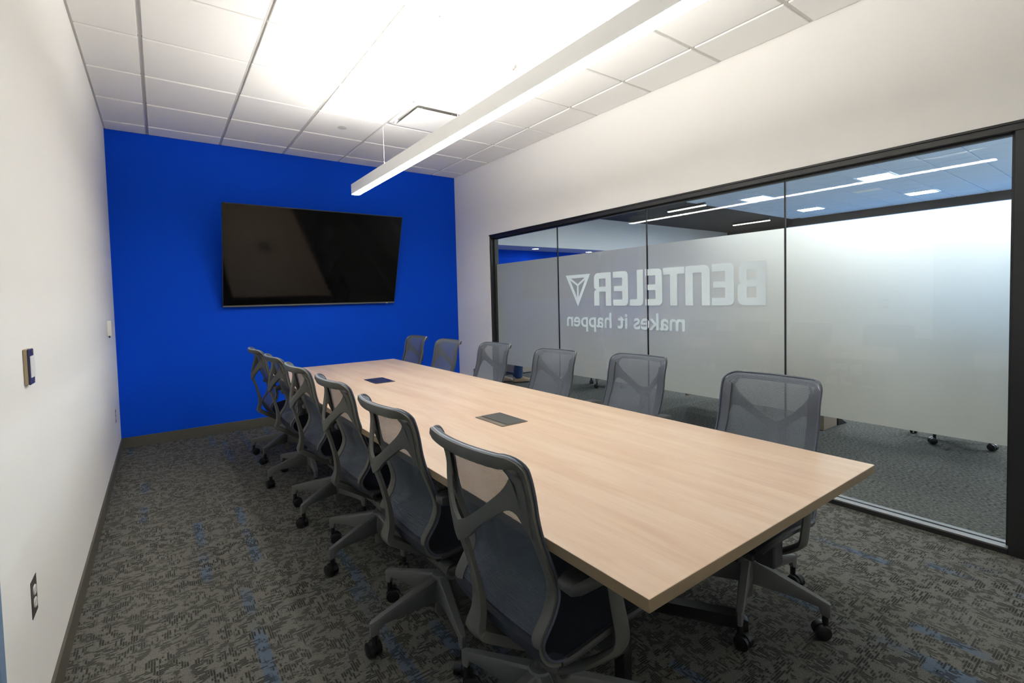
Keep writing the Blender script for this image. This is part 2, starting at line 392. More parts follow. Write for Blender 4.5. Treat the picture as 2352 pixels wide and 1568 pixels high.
# ceiling: slab, T-bar grid and tegular tiles
ceil = box('ceiling', -0.1, W + 0.0, YR - 0.1, 0.1, H + 0.035, H + 0.25, 'plenum')
struct(ceil, 'suspended ceiling of white square tiles on a grid', 'ceiling')
xs = [GA + G * i for i in range(6)]; ys = [-(GB + G * j) for j in range(11) if GB + G * j < -YR]
def tile_mesh(wx, wy):
    # tegular tile: lower face proud of a thin flange
    bm = bmesh.new(); e = 0.013
    bbox(bm, -wx / 2 + e, wx / 2 - e, -wy / 2 + e, wy / 2 - e, 0.0, 0.014, 0.0022)
    bbox(bm, -wx / 2 + 0.004, wx / 2 - 0.004, -wy / 2 + 0.004, wy / 2 - 0.004, 0.012, 0.022)
    bmesh.ops.recalc_face_normals(bm, faces=bm.faces)
    me = bpy.data.meshes.new('ceiling_tile'); bm.to_mesh(me); bm.free(); me.materials.append(M['tile']); return me
cache = {}
xe = [0.0] + xs + [W]; ye = [0.0] + ys + [YR]
DIFF = (3, 2)      # column, row slot taken by the air diffuser
for i in range(len(xe) - 1):
    for j in range(len(ye) - 1):
        wx = xe[i + 1] - xe[i]; wy = ye[j] - ye[j + 1]
        if (i, j) == (4, 3): continue
        key = (round(wx, 3), round(wy, 3))
        if key not in cache: cache[key] = tile_mesh(*key)
        o = bpy.data.objects.new('ceiling_tile', cache[key]); o.location = ((xe[i] + xe[i + 1]) / 2, (ye[j] + ye[j + 1]) / 2, H); link(o, ceil)
for x in xs:
    box('main_runner', x - 0.0072, x + 0.0072, YR, 0.0, H + 0.0078, H + 0.034, 'grid', ceil)
for y in ys:
    for i in range(len(xe) - 1):
        box('cross_tee', xe[i] + (0.0073 if i else 0), xe[i + 1] - (0.0073 if i < len(xe) - 2 else 0), y - 0.0072, y + 0.0072, H + 0.0075, H + 0.034, 'grid', ceil)
box('wall_angle', 0.0, 0.016, YR, 0.0, H + 0.006, H + 0.010, 'grid', ceil)
box('wall_angle', W - 0.016, W, YR, 0.0, H + 0.006, H + 0.010, 'grid', ceil)
box('wall_angle', 0.016, W - 0.016, -0.016, 0.0, H + 0.006, H + 0.010, 'grid', ceil)

# ------------------------------------------------------------------ glazed front (window_1)
win = bpy.data.objects.new('window_1', None); win.location = (XG, (WY0 + WY1) / 2, 0); link(win)
struct(win, 'black framed glass front of four panes with a frosted band', 'window')
oy = (WY0 + WY1) / 2
def wb(name, x0, x1, y0, y1, z0, z1, mat, bevel=0.0, parent=None): return box(name, x0 - XG, x1 - XG, y0 - oy, y1 - oy, z0, z1, mat, parent or win, bevel)
FX0, FX1 = W + 0.012, W + 0.122
def channel(name, y0, y1, z0, z1, vert):
    # frame member with a stepped profile: front lip, face, glazing groove
    bm = bmesh.new(); a = FX0 - XG; b_ = FX1 - XG
    bbox(bm, a, b_, y0 - oy, y1 - oy, z0, z1, 0.002)
    return bm
bm = channel('head', WY0, WY1, WZ - 0.045, WZ, 0); bbox(bm, -0.02, 0.02, WY0 + 0.04 - oy, WY1 - 0.04 - oy, WZ - 0.056, WZ - 0.044, 0.001); bbox(bm, FX0 - XG - 0.008, FX0 - XG + 0.004, WY0 - oy, WY1 - oy, WZ - 0.012, WZ, 0.001)
from_bm('frame_head', bm, 'black_frame', win)
bm = channel('jamb', WY1 - 0.036, WY1, 0, WZ - 0.045, 1); bbox(bm, -0.02, 0.02, WY1 - 0.058 - oy, WY1 - 0.035 - oy, 0.03, WZ - 0.05, 0.001)
from_bm('frame_jamb', bm, 'black_frame', win)
bm = channel('jamb', WY0, WY0 + 0.062, 0, WZ - 0.045, 1); bbox(bm, -0.02, 0.02, WY0 + 0.06 - oy, WY0 + 0.076 - oy, 0.03, WZ - 0.05, 0.001); bbox(bm, FX0 - XG - 0.012, FX1 - XG, WY0 - 0.03 - oy, WY0 - oy, 0, WZ, 0.002)
from_bm('frame_jamb', bm, 'black_frame', win)
wb('frame_sill', FX0, FX1, WY0 + 0.062, WY1 - 0.036, 0.0, 0.030, 'black_frame', 0.002)
wb('sill_strip', FX0 + 0.004, XG - 0.012, WY0 + 0.063, WY1 - 0.037, 0.030, 0.034, 'alu', 0.001)
wb('sill_strip', XG + 0.012, FX1 - 0.004, WY0 + 0.063, WY1 - 0.037, 0.030, 0.034, 'alu', 0.001)
cuts = [WY0 + 0.062, -4.347, -3.200, -2.038, WY1 - 0.036]
for k in range(4):
    y0 = cuts[k] + (0.004 if k else 0.0); y1 = cuts[k + 1] - (0.004 if k < 3 else 0.0)
    pane = wb('pane', XG - 0.005, XG + 0.005, y0, y1, 0.031, WZ - 0.046, 'glass')
    ya, yb = y0 - oy, y1 - oy
    mesh_obj('frosted_film', [(0.0065, ya, 0.536), (0.0065, yb, 0.536), (0.0065, yb, 1.776), (0.0065, ya, 1.776)], [(0, 1, 2, 3)], 'film', pane)
    if k: wb('joint_seal', XG - 0.006, XG + 0.006, cuts[k] - 0.0042, cuts[k] + 0.0042, 0.031, WZ - 0.046, 'seal')
# glass door beside it
d2 = bpy.data.objects.new('door_2', None); d2.location = (XG, (EY0 + WY0) / 2, 0); link(d2)
struct(d2, 'glass door with black edge beside the glazed front', 'door')
h2 = (WY0 - 0.03 - EY0) / 2
box('door_leaf', -0.006, 0.006, -h2 + 0.01, h2 - 0.03, 0.01, WZ - 0.05, 'glass', d2)
box('door_head', -0.05, 0.05, -h2 - 0.0, h2, WZ - 0.045, WZ, 'black_frame', d2, 0.002)
bm = bmesh.new(); bcyl(bm, (-0.05, 0.3, 0.85), (-0.05, 0.3, 1.35), 0.012); bcyl(bm, (-0.05, 0.3, 0.9), (-0.006, 0.3, 0.9), 0.008); bcyl(bm, (-0.05, 0.3, 1.3), (-0.006, 0.3, 1.3), 0.008)
from_bm('door_handle', bm, 'black', d2, smooth='edges')

# ------------------------------------------------------------------ vinyl logo lettering on the film (mirrored: it reads from the other side)
XL = XG - 0.0052
logo = thing('vinyl_lettering', 'large pale blue mirrored lettering with triangle emblem on the frosted glass', 'lettering', (XL, -3.39, 0))
def rrect(a0, a1, z0, z1, bl=0, br=0, tr=0, tl=0, n=6):
    pts = []
    for (cx, cz, r, t0) in ((a0, z0, bl, PI), (a1, z0, br, 1.5 * PI), (a1, z1, tr, 0), (a0, z1, tl, 0.5 * PI)):
        if r == 0: pts.append((cx, cz)); continue
        ox = cx + (r if cx == a0 else -r); oz = cz + (r if cz == z0 else -r)
        for k in range(n + 1):
            t = t0 + 0.5 * PI * k / n; pts.append((ox + r * math.cos(t), oz + r * math.sin(t)))
    return pts
def flat_letter(name, polys, parent, y_of):
    bm = bmesh.new()
    for poly in polys: bm.faces.new([bm.verts.new((0, y_of(a), z)) for a, z in poly])
    return from_bm(name, bm, 'letter', parent)
yof = lambda a: -4.220 + a + 3.39
Z0, Z1, ST, BR = 1.255, 1.570, 0.068, 0.056
ZM0, ZM1 = 1.389, 1.436
def L_B(a, w): return [rrect(a, a + ST, Z0, Z1), rrect(a + ST, a + w - ST, Z1 - BR, Z1), rrect(a + ST, a + w - ST, Z0, Z0 + BR), rrect(a + ST, a + w - ST, ZM0, ZM1),
                       rrect(a + w - ST, a + w - 0.008, 1.416, Z1, 0, 0.03, 0.05, 0), rrect(a + w - ST, a + w, Z0, 1.416, 0, 0.05, 0.03, 0)]
def L_E(a, w): return [rrect(a, a + ST, Z0, Z1, 0.04, 0, 0, 0.04), rrect(a + ST, a + w, Z1 - BR, Z1), rrect(a + ST, a + w, Z0, Z0 + BR), rrect(a + ST, a + w - 0.012, ZM0, ZM1)]
def L_N(a, w): return [rrect(a, a + ST, Z0, Z1, 0, 0, 0, 0.05), rrect(a + ST, a + w - ST, Z1 - BR, Z1), rrect(a + w - ST, a + w, Z0, Z1, 0, 0, 0.02, 0)]
def L_T(a, w): return [rrect(a, a + w, Z1 - BR, Z1), rrect(a + w / 2 - ST / 2, a + w / 2 + ST / 2, Z0, Z1 - BR)]
def L_L(a, w): return [rrect(a, a + ST, Z0, Z1, 0.04, 0, 0, 0), rrect(a + ST, a + w, Z0, Z0 + BR)]
def L_R(a, w): return [rrect(a, a + ST, Z0, Z1), rrect(a + ST, a + w - ST, Z1 - BR, Z1), rrect(a + ST, a + w - ST, ZM0, ZM1), rrect(a + w - ST, a + w, 1.414, Z1, 0, 0.03, 0.05, 0), rrect(a + w - ST, a + w, Z0, 1.414, 0, 0, 0.04, 0)]
for f, a0, a1 in ((L_B, 0, .205), (L_E, .234, .410), (L_N, .428, .642), (L_T, .650, .855), (L_E, .866, 1.042), (L_L, 1.063, 1.212), (L_E, 1.233, 1.412), (L_R, 1.436, 1.656)):
    flat_letter('letter', f(a0, a1 - a0), logo, yof)
# triangle emblem: outer triangle outline with a three-armed star inside
TA, TB, TC = Vector((1.706, 1.570)), Vector((2.058, 1.568)), Vector((1.884, 1.248))
def ins(A, B, C, d):
    cen = (A + B + C) / 3
    out = []
    for P, Q, R_ in ((A, B, C), (B, C, A), (C, A, B)):
        u = (Q - P).normalized(); v = (R_ - P).normalized(); s = abs(u.x * v.y - u.y * v.x)
        out.append(P + (u + v) * (d / s))
    return out
I = ins(TA, TB, TC, 0.034); O = [TA, TB, TC]; cen = (TA + TB + TC) / 3
polys = [[tuple(O[i]), tuple(O[(i + 1) % 3]), tuple(I[(i + 1) % 3]), tuple(I[i])] for i in range(3)]
U3 = [(P - cen).normalized() for P in I]
def joint(u1, u2):
    b_ = (u1 + u2).normalized(); c_ = max(-1, min(1, u1.dot(u2)))
    return cen + b_ * (0.011 / math.sin(math.acos(c_) / 2))
for q in range(3):
    P, u = I[q], U3[q]; n_ = Vector((-u.y, u.x)) * 0.011
    e1 = (I[(q + 1) % 3] - P).normalized(); half = math.acos(max(-1, min(1, e1.dot(-u)))); t_ = 0.011 / math.tan(half)
    ja, jb = joint(u, U3[(q + 1) % 3]), joint(u, U3[(q + 2) % 3])
    if (ja - cen).dot(n_) < 0: ja, jb = jb, ja
    polys.append([tuple(cen), tuple(jb), tuple(P - u * t_ - n_), tuple(P), tuple(P - u * t_ + n_), tuple(ja)])
flat_letter('triangle_emblem', polys, logo, yof)
def word(txt, ya, yb, zb, xh):
    cu = bpy.data.curves.new(txt, 'FONT'); cu.body = txt; cu.size = 1.0; cu.offset = 0.017; cu.extrude = 0.5
    t = bpy.data.objects.new('tmp', cu); COL.objects.link(t); bpy.context.view_layer.update()
    me = bpy.data.meshes.new_from_object(t.evaluated_get(bpy.context.evaluated_depsgraph_get()))
    bpy.data.objects.remove(t)
    x0 = min(v.co.x for v in me.vertices); x1 = max(v.co.x for v in me.vertices)
    sx = (yb - ya) / (x1 - x0); sz = xh / 0.545
    for v in me.vertices: v.co = Vector((-0.0004 + v.co.z * 0.0008, ya + (v.co.x - x0) * sx + 3.39, zb + v.co.y * sz))
    bm = bmesh.new(); bm.from_mesh(me)
    bpy.data.meshes.remove(me)
    return from_bm('word', bm, 'letter', logo)
word('makes', -3.571, -3.046, 1.047, 0.110); word('it', -2.977, -2.859, 1.047, 0.110); word('happen', -2.785, -2.168, 1.047, 0.110)

# ------------------------------------------------------------------ conference table
TX0, TX1, TY0, TY1, TZ = 1.116, 2.336, -5.312, -1.045, 0.740
tcx, tcy = (TX0 + TX1) / 2, (TY0 + TY1) / 2
tab = thing('conference_table', 'long light wood conference table in the middle of the room', 'table', (tcx, tcy, 0))
bm = bmesh.new(); bbox(bm, TX0 - tcx, TX1 - tcx, TY0 - tcy, TY1 - tcy, TZ - 0.030, TZ, 0.0025, 2)
for f in bm.faces:
    f.material_index = 0 if abs(f.normal.z) > 0.5 else 1
bm.normal_update()
for f in bm.faces: f.material_index = 0 if f.normal.z > 0.5 else 1
from_bm('table_top', bm, ['wood', 'edge'], tab)
bm = bmesh.new(); bbox(bm, -0.40, 0.40, -1.9, 1.9, TZ - 0.075, TZ - 0.030, 0.002); from_bm('apron_rail', bm, 'black', tab)
for sy in (-1, 1):
    yb = sy * 1.10
    col_ = cyl('column', (0, yb, 0.05), (0, yb, TZ - 0.07), 0.055, 'black', tab)
    for ax in (-1, 1):
        for ay in (-1, 1):
            bm = bmesh.new()
            p0 = Vector((0.02 * ax, yb + 0.03 * ay, 0)); p1 = Vector((0.452 * ax, yb + 0.64 * ay, 0)) if ax > 0 else Vector((-0.21, yb + 0.30 * ay, 0)); dd = (p1 - p0).normalized(); nn = Vector((-dd.y, dd.x, 0)) * 0.026
            rings = []
            for t, zt, zb in ((0, .085, .03), (.6, .078, .03), (.97, .070, .02), (1.0, .062, .006), (1.03, .05, .004)):
                c = p0.lerp(p1, t); s_ = 1 if t < 1.02 else .6
                rings.append([c + nn * s_ + Vector((0, 0, zb)), c - nn * s_ + Vector((0, 0, zb)), c - nn * s_ + Vector((0, 0, zt)), c + nn * s_ + Vector((0, 0, zt))])
            brings(bm, rings); from_bm('foot', bm, 'black', tab)
    box('support_post', -0.126 - 0.022, -0.126 + 0.022, sy * 1.632 - 0.022, sy * 1.632 + 0.022, 0.0, TZ - 0.03, 'black', tab, 0.003)
# power boxes
def power_box(x0, x1, y0, y1, lid, label):
    cx, cy = (x0 + x1) / 2, (y0 + y1) / 2
    t = thing('table_power_box', label, 'power box', (cx, cy, TZ), 0, 'power boxes in the table top')
    hx, hy = (x1 - x0) / 2, (y1 - y0) / 2
    bm = bmesh.new(); bbox(bm, -hx, hx, -hy, hy, 0.0003, 0.0035, 0.0012, 1); from_bm('rim', bm, 'box_rim' if lid == 'box_grey' else lid, t)
    box('lid', -hx + 0.036, hx - 0.006, -hy + 0.008, hy - 0.008, 0.0035, 0.0050, lid, t, 0.0006)
    box('cable_slot', -hx + 0.030, -hx + 0.034, -hy + 0.008, hy - 0.008, 0.0034, 0.0040, 'black', t)
    return t
power_box(1.639, 1.793, -4.052, -3.809, 'box_grey', 'grey flush power box in the table top, nearer the camera')
power_box(1.617, 1.770, -2.450, -2.195, 'box_navy', 'dark navy flush power box in the table top, nearer the blue wall')

# ------------------------------------------------------------------ wall screen
TVW, TVH, TVT = 1.89, 1.082, 0.32
tv = thing('wall_screen', 'large black flat screen tilted forward on the blue wall', 'television', (1.832, -0.225, 1.843))
tv.rotation_euler = (TVT, 0, 0.008)
bm = bmesh.new(); bbox(bm, -TVW / 2, TVW / 2, 0.0, 0.028, -TVH / 2, TVH / 2, 0.003, 2); from_bm('bezel', bm, 'tvblack', tv)
bm = bmesh.new(); bbox(bm, -TVW * 0.36, TVW * 0.36, 0.028, 0.060, -TVH * 0.38, TVH * 0.34, 0.01, 2); from_bm('rear_housing', bm, 'black', tv)
box('display', -TVW / 2 + 0.008, TVW / 2 - 0.008, -0.0012, 0.001, -TVH / 2 + 0.018, TVH / 2 - 0.008, 'screen', tv)
box('lower_trim', -TVW / 2 + 0.002, TVW / 2 - 0.002, -0.004, 0.004, -TVH / 2 - 0.001, -TVH / 2 + 0.013, 'alu', tv, 0.001)
box('sensor', TVW / 2 - 0.11, TVW / 2 - 0.09, -0.005, 0.004, -TVH / 2 - 0.003, -TVH / 2 + 0.004, 'white', tv)
R_ = Matrix.Rotation(-TVT, 4, 'X')
for sx in (-0.3, 0.3):
    a = R_ @ Vector((sx, 0.215, -0.02)); b_ = R_ @ Vector((sx, 0.215, 0.30))
    cyl('mount_arm', (sx, 0.055, -0.20), a, 0.018, 'black', tv, seg=10); cyl('mount_arm', (sx, 0.055, 0.20), b_, 0.018, 'black', tv, seg=10)
tube('power_cable', [(-0.32, 0.03, -TVH / 2 + 0.05), (-0.30, 0.035, -TVH / 2 - 0.005), (-0.26, 0.04, -TVH / 2 - 0.016), (-0.21, 0.035, -TVH / 2 - 0.016), (-0.17, 0.03, -TVH / 2 + 0.03)], 0.004, 'black', tv)

# ------------------------------------------------------------------ pendant light
PX0, PX1, PY0, PY1, PZ0, PZ1 = 1.836, 1.908, -5.06, -1.402, 2.342, 2.436
pcx, pcy = (PX0 + PX1) / 2, (PY0 + PY1) / 2
pen = thing('linear_pendant_light', 'long white linear pendant light hanging over the table', 'lamp', (pcx, pcy, PZ0))
ph, pl, pw = PZ1 - PZ0, (PY1 - PY0) / 2, (PX1 - PX0) / 2
bm = bmesh.new()
bbox(bm, -pw, -pw + 0.003, -pl, pl, 0.004, ph); bbox(bm, pw - 0.003, pw, -pl, pl, 0.004, ph); bbox(bm, -pw + 0.003, pw - 0.003, -pl, pl, 0.045, 0.050)
from_bm('housing', bm, 'white', pen)
for s in (-1, 1): box('end_cap', -pw, pw, s * pl - 0.003, s * pl + 0.003, 0.0, ph + 0.001, 'white', pen, 0.001)
box('lens', -pw + 0.003, pw - 0.003, -pl + 0.003, pl - 0.003, 0.0, 0.006, 'lens', pen, 0.001)
cyl('uplight_tube', (0, -pl + 0.02, ph - 0.0085), (0, pl - 0.42, ph - 0.0085), 0.009, 'uplight', pen, seg=16)
box('reflector_tray', -pw + 0.003, pw - 0.003, -pl + 0.01, pl - 0.01, ph - 0.016, ph - 0.013, 'white', pen)
for wy in (-2.13, -3.32, -4.52):
    c_ = cyl('suspension_wire', (0, wy - pcy, ph - 0.018), (0, wy - pcy, H - PZ0), 0.0011, 'white', pen, seg=6)
    cyl('wire_gripper', (0, wy - pcy, ph - 0.018), (0, wy - pcy, ph + 0.022), 0.005, 'white', pen, seg=10)
    bm = bmesh.new(); blathe(bm, [(0.0, -0.022), (0.05, -0.020), (0.058, -0.012), (0.060, 0.0), (0.0, 0.0)], 24, (-0.045, wy - pcy + 0.01, H - PZ0))
    from_bm('ceiling_canopy', bm, 'white', pen, smooth='edges')
    cyl('wire_stop', (0, wy - pcy, H - PZ0 - 0.03), (0, wy - pcy, H - PZ0), 0.007, 'white', pen, seg=10)
tube('power_cord', [(-0.02, -4.50 - pcy, H - PZ0), (-0.004, -4.50 - pcy, 0.45), (0.004, -4.49 - pcy, 0.26), (0.008, -4.51 - pcy, 0.165), (0.006, -4.56 - pcy, 0.118), (0.0, -4.68 - pcy, 0.105), (0.0, -4.85 - pcy, 0.104), (0.0, -4.96 - pcy, 0.112), (0.0, -5.0 - pcy, 0.10), (0, -5.02 - pcy, ph - 0.018)], 0.0032, 'white', pen, seg=8, n=5)

# ------------------------------------------------------------------ things on the ceiling
dif = thing('air_diffuser', 'square white plaque air diffuser in the ceiling', 'air vent', (2.4627, -(GB + 2.5 * G), H))
hw = G / 2 - 0.008
def sq_loft(bm, prof, rnd=0.0):
    rings = []
    for r, z in prof:
        ring = []
        for (sx, sy) in ((-1, -1), (1, -1), (1, 1), (-1, 1)):
            c = min(rnd, r * 0.5)
            base = math.atan2(sy, sx)
            for k in range(5):
                t = base - PI / 4 + PI / 2 * k / 4
                ring.append((sx * (r - c) + c * math.cos(t), sy * (r - c) + c * math.sin(t), z))
        rings.append(ring)
    brings(bm, rings, caps=False)
bm = bmesh.new(); sq_loft(bm, [(hw, 0.010), (hw, 0.0), (hw - 0.035, 0.0), (hw - 0.042, 0.02), (hw - 0.075, 0.055), (hw - 0.13, 0.06), (0.12, 0.06)], 0.05)
from_bm('curved_rim', bm, 'white', dif, smooth=True)
box('inlet_collar', -0.125, 0.125, -0.125, 0.125, 0.0598, 0.0608, 'black', dif)
box('plaque', -hw + 0.062, hw - 0.062, -hw + 0.062, hw - 0.062, -0.016, -0.010, 'white', dif, 0.0015)
for sx in (-1, 1):
    for sy in (-1, 1): cyl('hanger_clip', (sx * 0.15, sy * 0.15, -0.012), (sx * 0.15, sy * 0.15, 0.06), 0.005, 'white', dif, seg=8)
bm = bmesh.new(); blathe(bm, [(0.0, -0.006), (0.036, -0.006), (0.041, -0.003), (0.042, 0.0), (0.0, 0.0)], 28)
tag(from_bm('sprinkler_cover', bm, 'grid', smooth='edges', loc=(1.843, -1.182, H)), 'small round flat cover plate in the ceiling near the blue wall', 'sprinkler cover')
det = thing('smoke_strobe', 'round white fire alarm strobe on the ceiling beside the pendant', 'alarm', (2.44, -3.045, H))
bm = bmesh.new(); blathe(bm, [(0.0, -0.036), (0.05, -0.034), (0.066, -0.024), (0.075, -0.004), (0.075, 0.0), (0.0, 0.0)], 32); from_bm('body', bm, 'plastic_white', det, smooth='edges')
bm = bmesh.new(); blathe(bm, [(0.0, -0.05), (0.012, -0.048), (0.02, -0.040), (0.022, -0.034), (0.0, -0.034)], 20, (0.022, 0.028, 0)); from_bm('lamp_dome', bm, 'plastic_white', det, smooth='edges')
cu = bpy.data.curves.new('FIRE', 'FONT'); cu.body = 'FIRE'; cu.size = 0.022; cu.align_x = 'CENTER'; cu.align_y = 'CENTER'
t_ = bpy.data.objects.new('tmp', cu); COL.objects.link(t_); bpy.context.view_layer.update()
me = bpy.data.meshes.new_from_object(t_.evaluated_get(bpy.context.evaluated_depsgraph_get())); bpy.data.objects.remove(t_)
M['red'] = pmat('red_print', (0.5, 0.03, 0.03), 0.5); me.materials.append(M['red'])
o = bpy.data.objects.new('warning_word', me); link(o, det); o.rotation_euler = (PI, 0, -0.9); o.location = (0.035, -0.030, -0.0325)

# ------------------------------------------------------------------ wall devices
def outlet(loc, rz, label, big=1.0):
    t = thing('power_outlet', label, 'outlet', loc, rz, 'wall outlets with dark plates')
    box('cover_plate', 0.0, 0.0016, -0.038, 0.038, -0.056, 0.056, 'black_plate', t, 0.0006)
    for s in (-1, 1):
        bm = bmesh.new()
        ring = [(0.0165 * math.cos(2 * PI * k / 20), max(-0.0135, min(0.0135, 0.0175 * math.sin(2 * PI * k / 20)))) for k in range(20)]
        brings(bm, [[(0.0016, a, b + s * 0.0195) for a, b in ring], [(0.0045, a * 0.97, b * 0.97 + s * 0.0195) for a, b in ring]]); f = from_bm('receptacle', bm, 'plastic_white', t)
        for dy in (-0.006, 0.006): box('slot', 0.0044, 0.0047, dy - 0.001, dy + 0.001, s * 0.0195 - 0.002, s * 0.0195 + 0.006, 'black', f)
    return t
outlet((0.0, -3.880, 0.473), 0, 'dark plate power outlet low on the white wall, nearest the camera')
outlet((0.0, -0.484, 0.406), 0, 'dark plate power outlet low on the left white wall near the blue corner')
outlet((W, -0.415, 0.362), PI, 'dark plate power outlet on the right wall beside the glass front')
th = thing('wall_sensor', 'small white thermostat on the left wall near the blue corner', 'thermostat', (0.0, -0.80, 1.185))
box('body', 0.0, 0.028, -0.042, 0.042, -0.062, 0.062, 'plastic_white', th, 0.004, 2)
box('display_window', 0.0278, 0.0286, -0.02, 0.02, -0.05, -0.034, 'grid', th)
cyl('cable_stub', (0.010, 0.0, -0.078), (0.010, 0.0, -0.06), 0.005, 'black', th, seg=8)
br = thing('wall_bracket', 'navy mounting bracket with white insert on the left wall', 'wall bracket', (0.0, -3.795, 1.170))
box('back_plate', 0.0, 0.010, -0.030, 0.030, -0.056, 0.056, 'tan', br, 0.002)
box('front_plate', 0.010, 0.016, -0.029, 0.030, -0.056, 0.056, 'navy', br, 0.002)
box('insert', 0.016, 0.018, -0.0285, 0.0295, -0.034, 0.034, 'plastic_white', br, 0.001)
for s in (-1, 1): cyl('screw', (0.016, 0.004, s * 0.046), (0.0175, 0.004, s * 0.046), 0.004, 'alu', br, seg=10)

# ------------------------------------------------------------------ conference chair
# local frame: sitter faces +x, y to the sitter's left, origin on the floor under the column
PROF = [  # rail centre line from the seat front edge to the top of the back: x, z, half width
    (0.270, 0.405, .200), (0.262, 0.430, .222), (0.225, 0.446, .236), (0.14, 0.450, .240), (0.05, 0.442, .238), (-0.03, 0.427, .232),
    (-0.09, 0.415, .224), (-0.130, 0.420, .216), (-0.152, 0.445, .212), (-0.156, 0.475, .211), (-0.138, 0.505, .212), (-0.118, 0.535, .213),
    (-0.104, 0.580, .214), (-0.112, 0.630, .215), (-0.134, 0.690, .216), (-0.154, 0.745, .216), (-0.168, 0.800, .216), (-0.176, 0.855, .215),
    (-0.184, 0.892, .215), (-0.192, 0.918, .215)]
SEATN = 9        # rows up to this index belong to the seat
def prof_s(n=3):
    return smooth_path([(p[0], p[1], p[2]) for p in PROF], n)
PS = prof_s(3)
def rail_x(z):
    best = None
    for a, b in zip(PS, PS[1:]):
        if a.y <= z <= b.y and a.y > 0.5: return a.x + (b.x - a.x) * (z - a.y) / max(1e-6, b.y - a.y)
    return -0.192 - 0.045 * min(1.0, max(0.0, (z - 0.919) / 0.046)) ** 1.3 if z > 0.9 else -0.11
def make_chair():
    root = thing('conference_chair', 'x', 'chair')
    nseat = SEATN * 3
    def row(p, i, m=14):
        out = []
        for k in range(m + 1):
            s = -1 + 2 * k / m; q = 1 - s * s
            if i <= nseat:
                f = min(1.0, max(0.0, (i - 6 * 3) / (3.0 * 3)))
                out.append((p.x - 0.012 * q * f, s * p.z, p.y - 0.026 * q * (1 - f)))
            else:
                t = (p.y - 0.475) / (0.965 - 0.475)
                c = 0.012 + 0.024 * t
                out.append((p.x - c * q, s * p.z, p.y))
        return out
    # seat sling, with thickness
    m = 14; rows = [row(p, i) for i, p in enumerate(PS[:nseat + 1])]
    bm = bmesh.new(); top = [[bm.verts.new(v) for v in r] for r in rows]; bot = []
    for i, r in enumerate(rows):
        a = Vector((PS[min(i + 1, nseat)].x - PS[max(i - 1, 0)].x, 0, PS[min(i + 1, nseat)].y - PS[max(i - 1, 0)].y)).normalized(); n_ = Vector((a.z, 0, -a.x)) * -0.014
        n_ = Vector((a.z, 0, -a.x)) * (0.014 if a.x > 0 else -0.014)
        if n_.z > 0.0 and i < 18: n_ = -n_
        bot.append([bm.verts.new(Vector(v) + n_) for v in r])
    for a, b in ((top, 1), (bot, 0)):
        for i in range(len(a) - 1):
            for k in range(m): bm.faces.new((a[i][k], a[i][k + 1], a[i + 1][k + 1], a[i + 1][k]))
    for k in range(m): bm.faces.new((top[0][k], top[0][k + 1], bot[0][k + 1], bot[0][k])); bm.faces.new((top[-1][k], top[-1][k + 1], bot[-1][k + 1], bot[-1][k]))
    for i in range(len(top) - 1):
        for k in (0, m): bm.faces.new((top[i][k], top[i + 1][k], bot[i + 1][k], bot[i][k]))
    from_bm('seat', bm, 'seat', root, smooth='edges')
    # back mesh
    rows = [row(p, i + nseat) for i, p in enumerate(PS[nseat:])]
    arc = []          # rounded upper corner of the hoop: x, half width, z, angle
    for k in range(1, 8):
        a_ = 0.5 * PI * k / 7; arc.append((-0.192 - 0.045 * (k / 7) ** 1.3, 0.169 + 0.046 * math.cos(a_), 0.919 + 0.046 * math.sin(a_), a_))
    for x_, h_, z_, a_ in arc:
        rows.append([(x_ - 0.034 * (1 - (s * h_ / 0.215) ** 2) , s * h_, z_) for s in [-1 + 2 * k / m for k in range(m + 1)]])
    tops = []
    for dx_, dr_ in ((0.0026, -0.012), (0.0028, -0.004), (0.0022, 0.001), (0.0, 0.004), (-0.004, 0.0055), (-0.008, 0.0045), (-0.010, 0.001)):
        line = []
        for s2 in (1, -1):
            half = [(x_ - 0.034 * (1 - (h_ / 0.215) ** 2), h_, z_, a_) for x_, h_, z_, a_ in arc] + [(-0.237 - 0.034 * (1 - (y_ / 0.215) ** 2), y_, 0.965, PI / 2) for y_ in (0.13, 0.085, 0.04)]
            half = [(x_ + dx_ * min(1, 0.2 + q_ / 4), s2 * (y_ + dr_ * min(1, 0.2 + q_ / 4) * math.cos(a_)), z_ + dr_ * min(1, 0.2 + q_ / 4) * math.sin(a_)) for q_, (x_, y_, z_, a_) in enumerate(half)]
            line += half if s2 > 0 else half[::-1]
        tops.append(line)
    bm = bmesh.new(); brings(bm, tops, close=False, caps=False); from_bm('fabric_roll_lit', bm, 'roll_lit', root, smooth=True)
    bm = bmesh.new(); G_ = [[bm.verts.new(v) for v in r] for r in rows]
    for i in range(len(G_) - 1):
        for k in range(m): bm.faces.new((G_[i][k], G_[i][k + 1], G_[i + 1][k + 1], G_[i + 1][k]))
    back = from_bm('backrest', bm, 'mesh', root, smooth=True)
    # hoop: band swept around the rim
    path = []; inw = []
    side = [(p.x, p.z, p.y) for p in PS[6 * 3:]]
    for x, hy, z in side: path.append(Vector((x, hy, z))); inw.append(Vector((0, -1, 0)))
    cv = lambda y_: 0.034 * (1 - (y_ / 0.215) ** 2)
    for x_, h_, z_, a_ in arc: path.append(Vector((x_ - cv(h_), h_, z_))); inw.append(Vector((0, -math.cos(a_), -math.sin(a_))))
    for k in range(1, 12):
        y_ = 0.169 * (1 - 2 * k / 12); path.append(Vector((-0.237 - cv(y_), y_, 0.965))); inw.append(Vector((0, 0, -1)))
    for x_, h_, z_, a_ in arc[::-1]: path.append(Vector((x_ - cv(h_), -h_, z_))); inw.append(Vector((0, math.cos(a_), -math.sin(a_))))
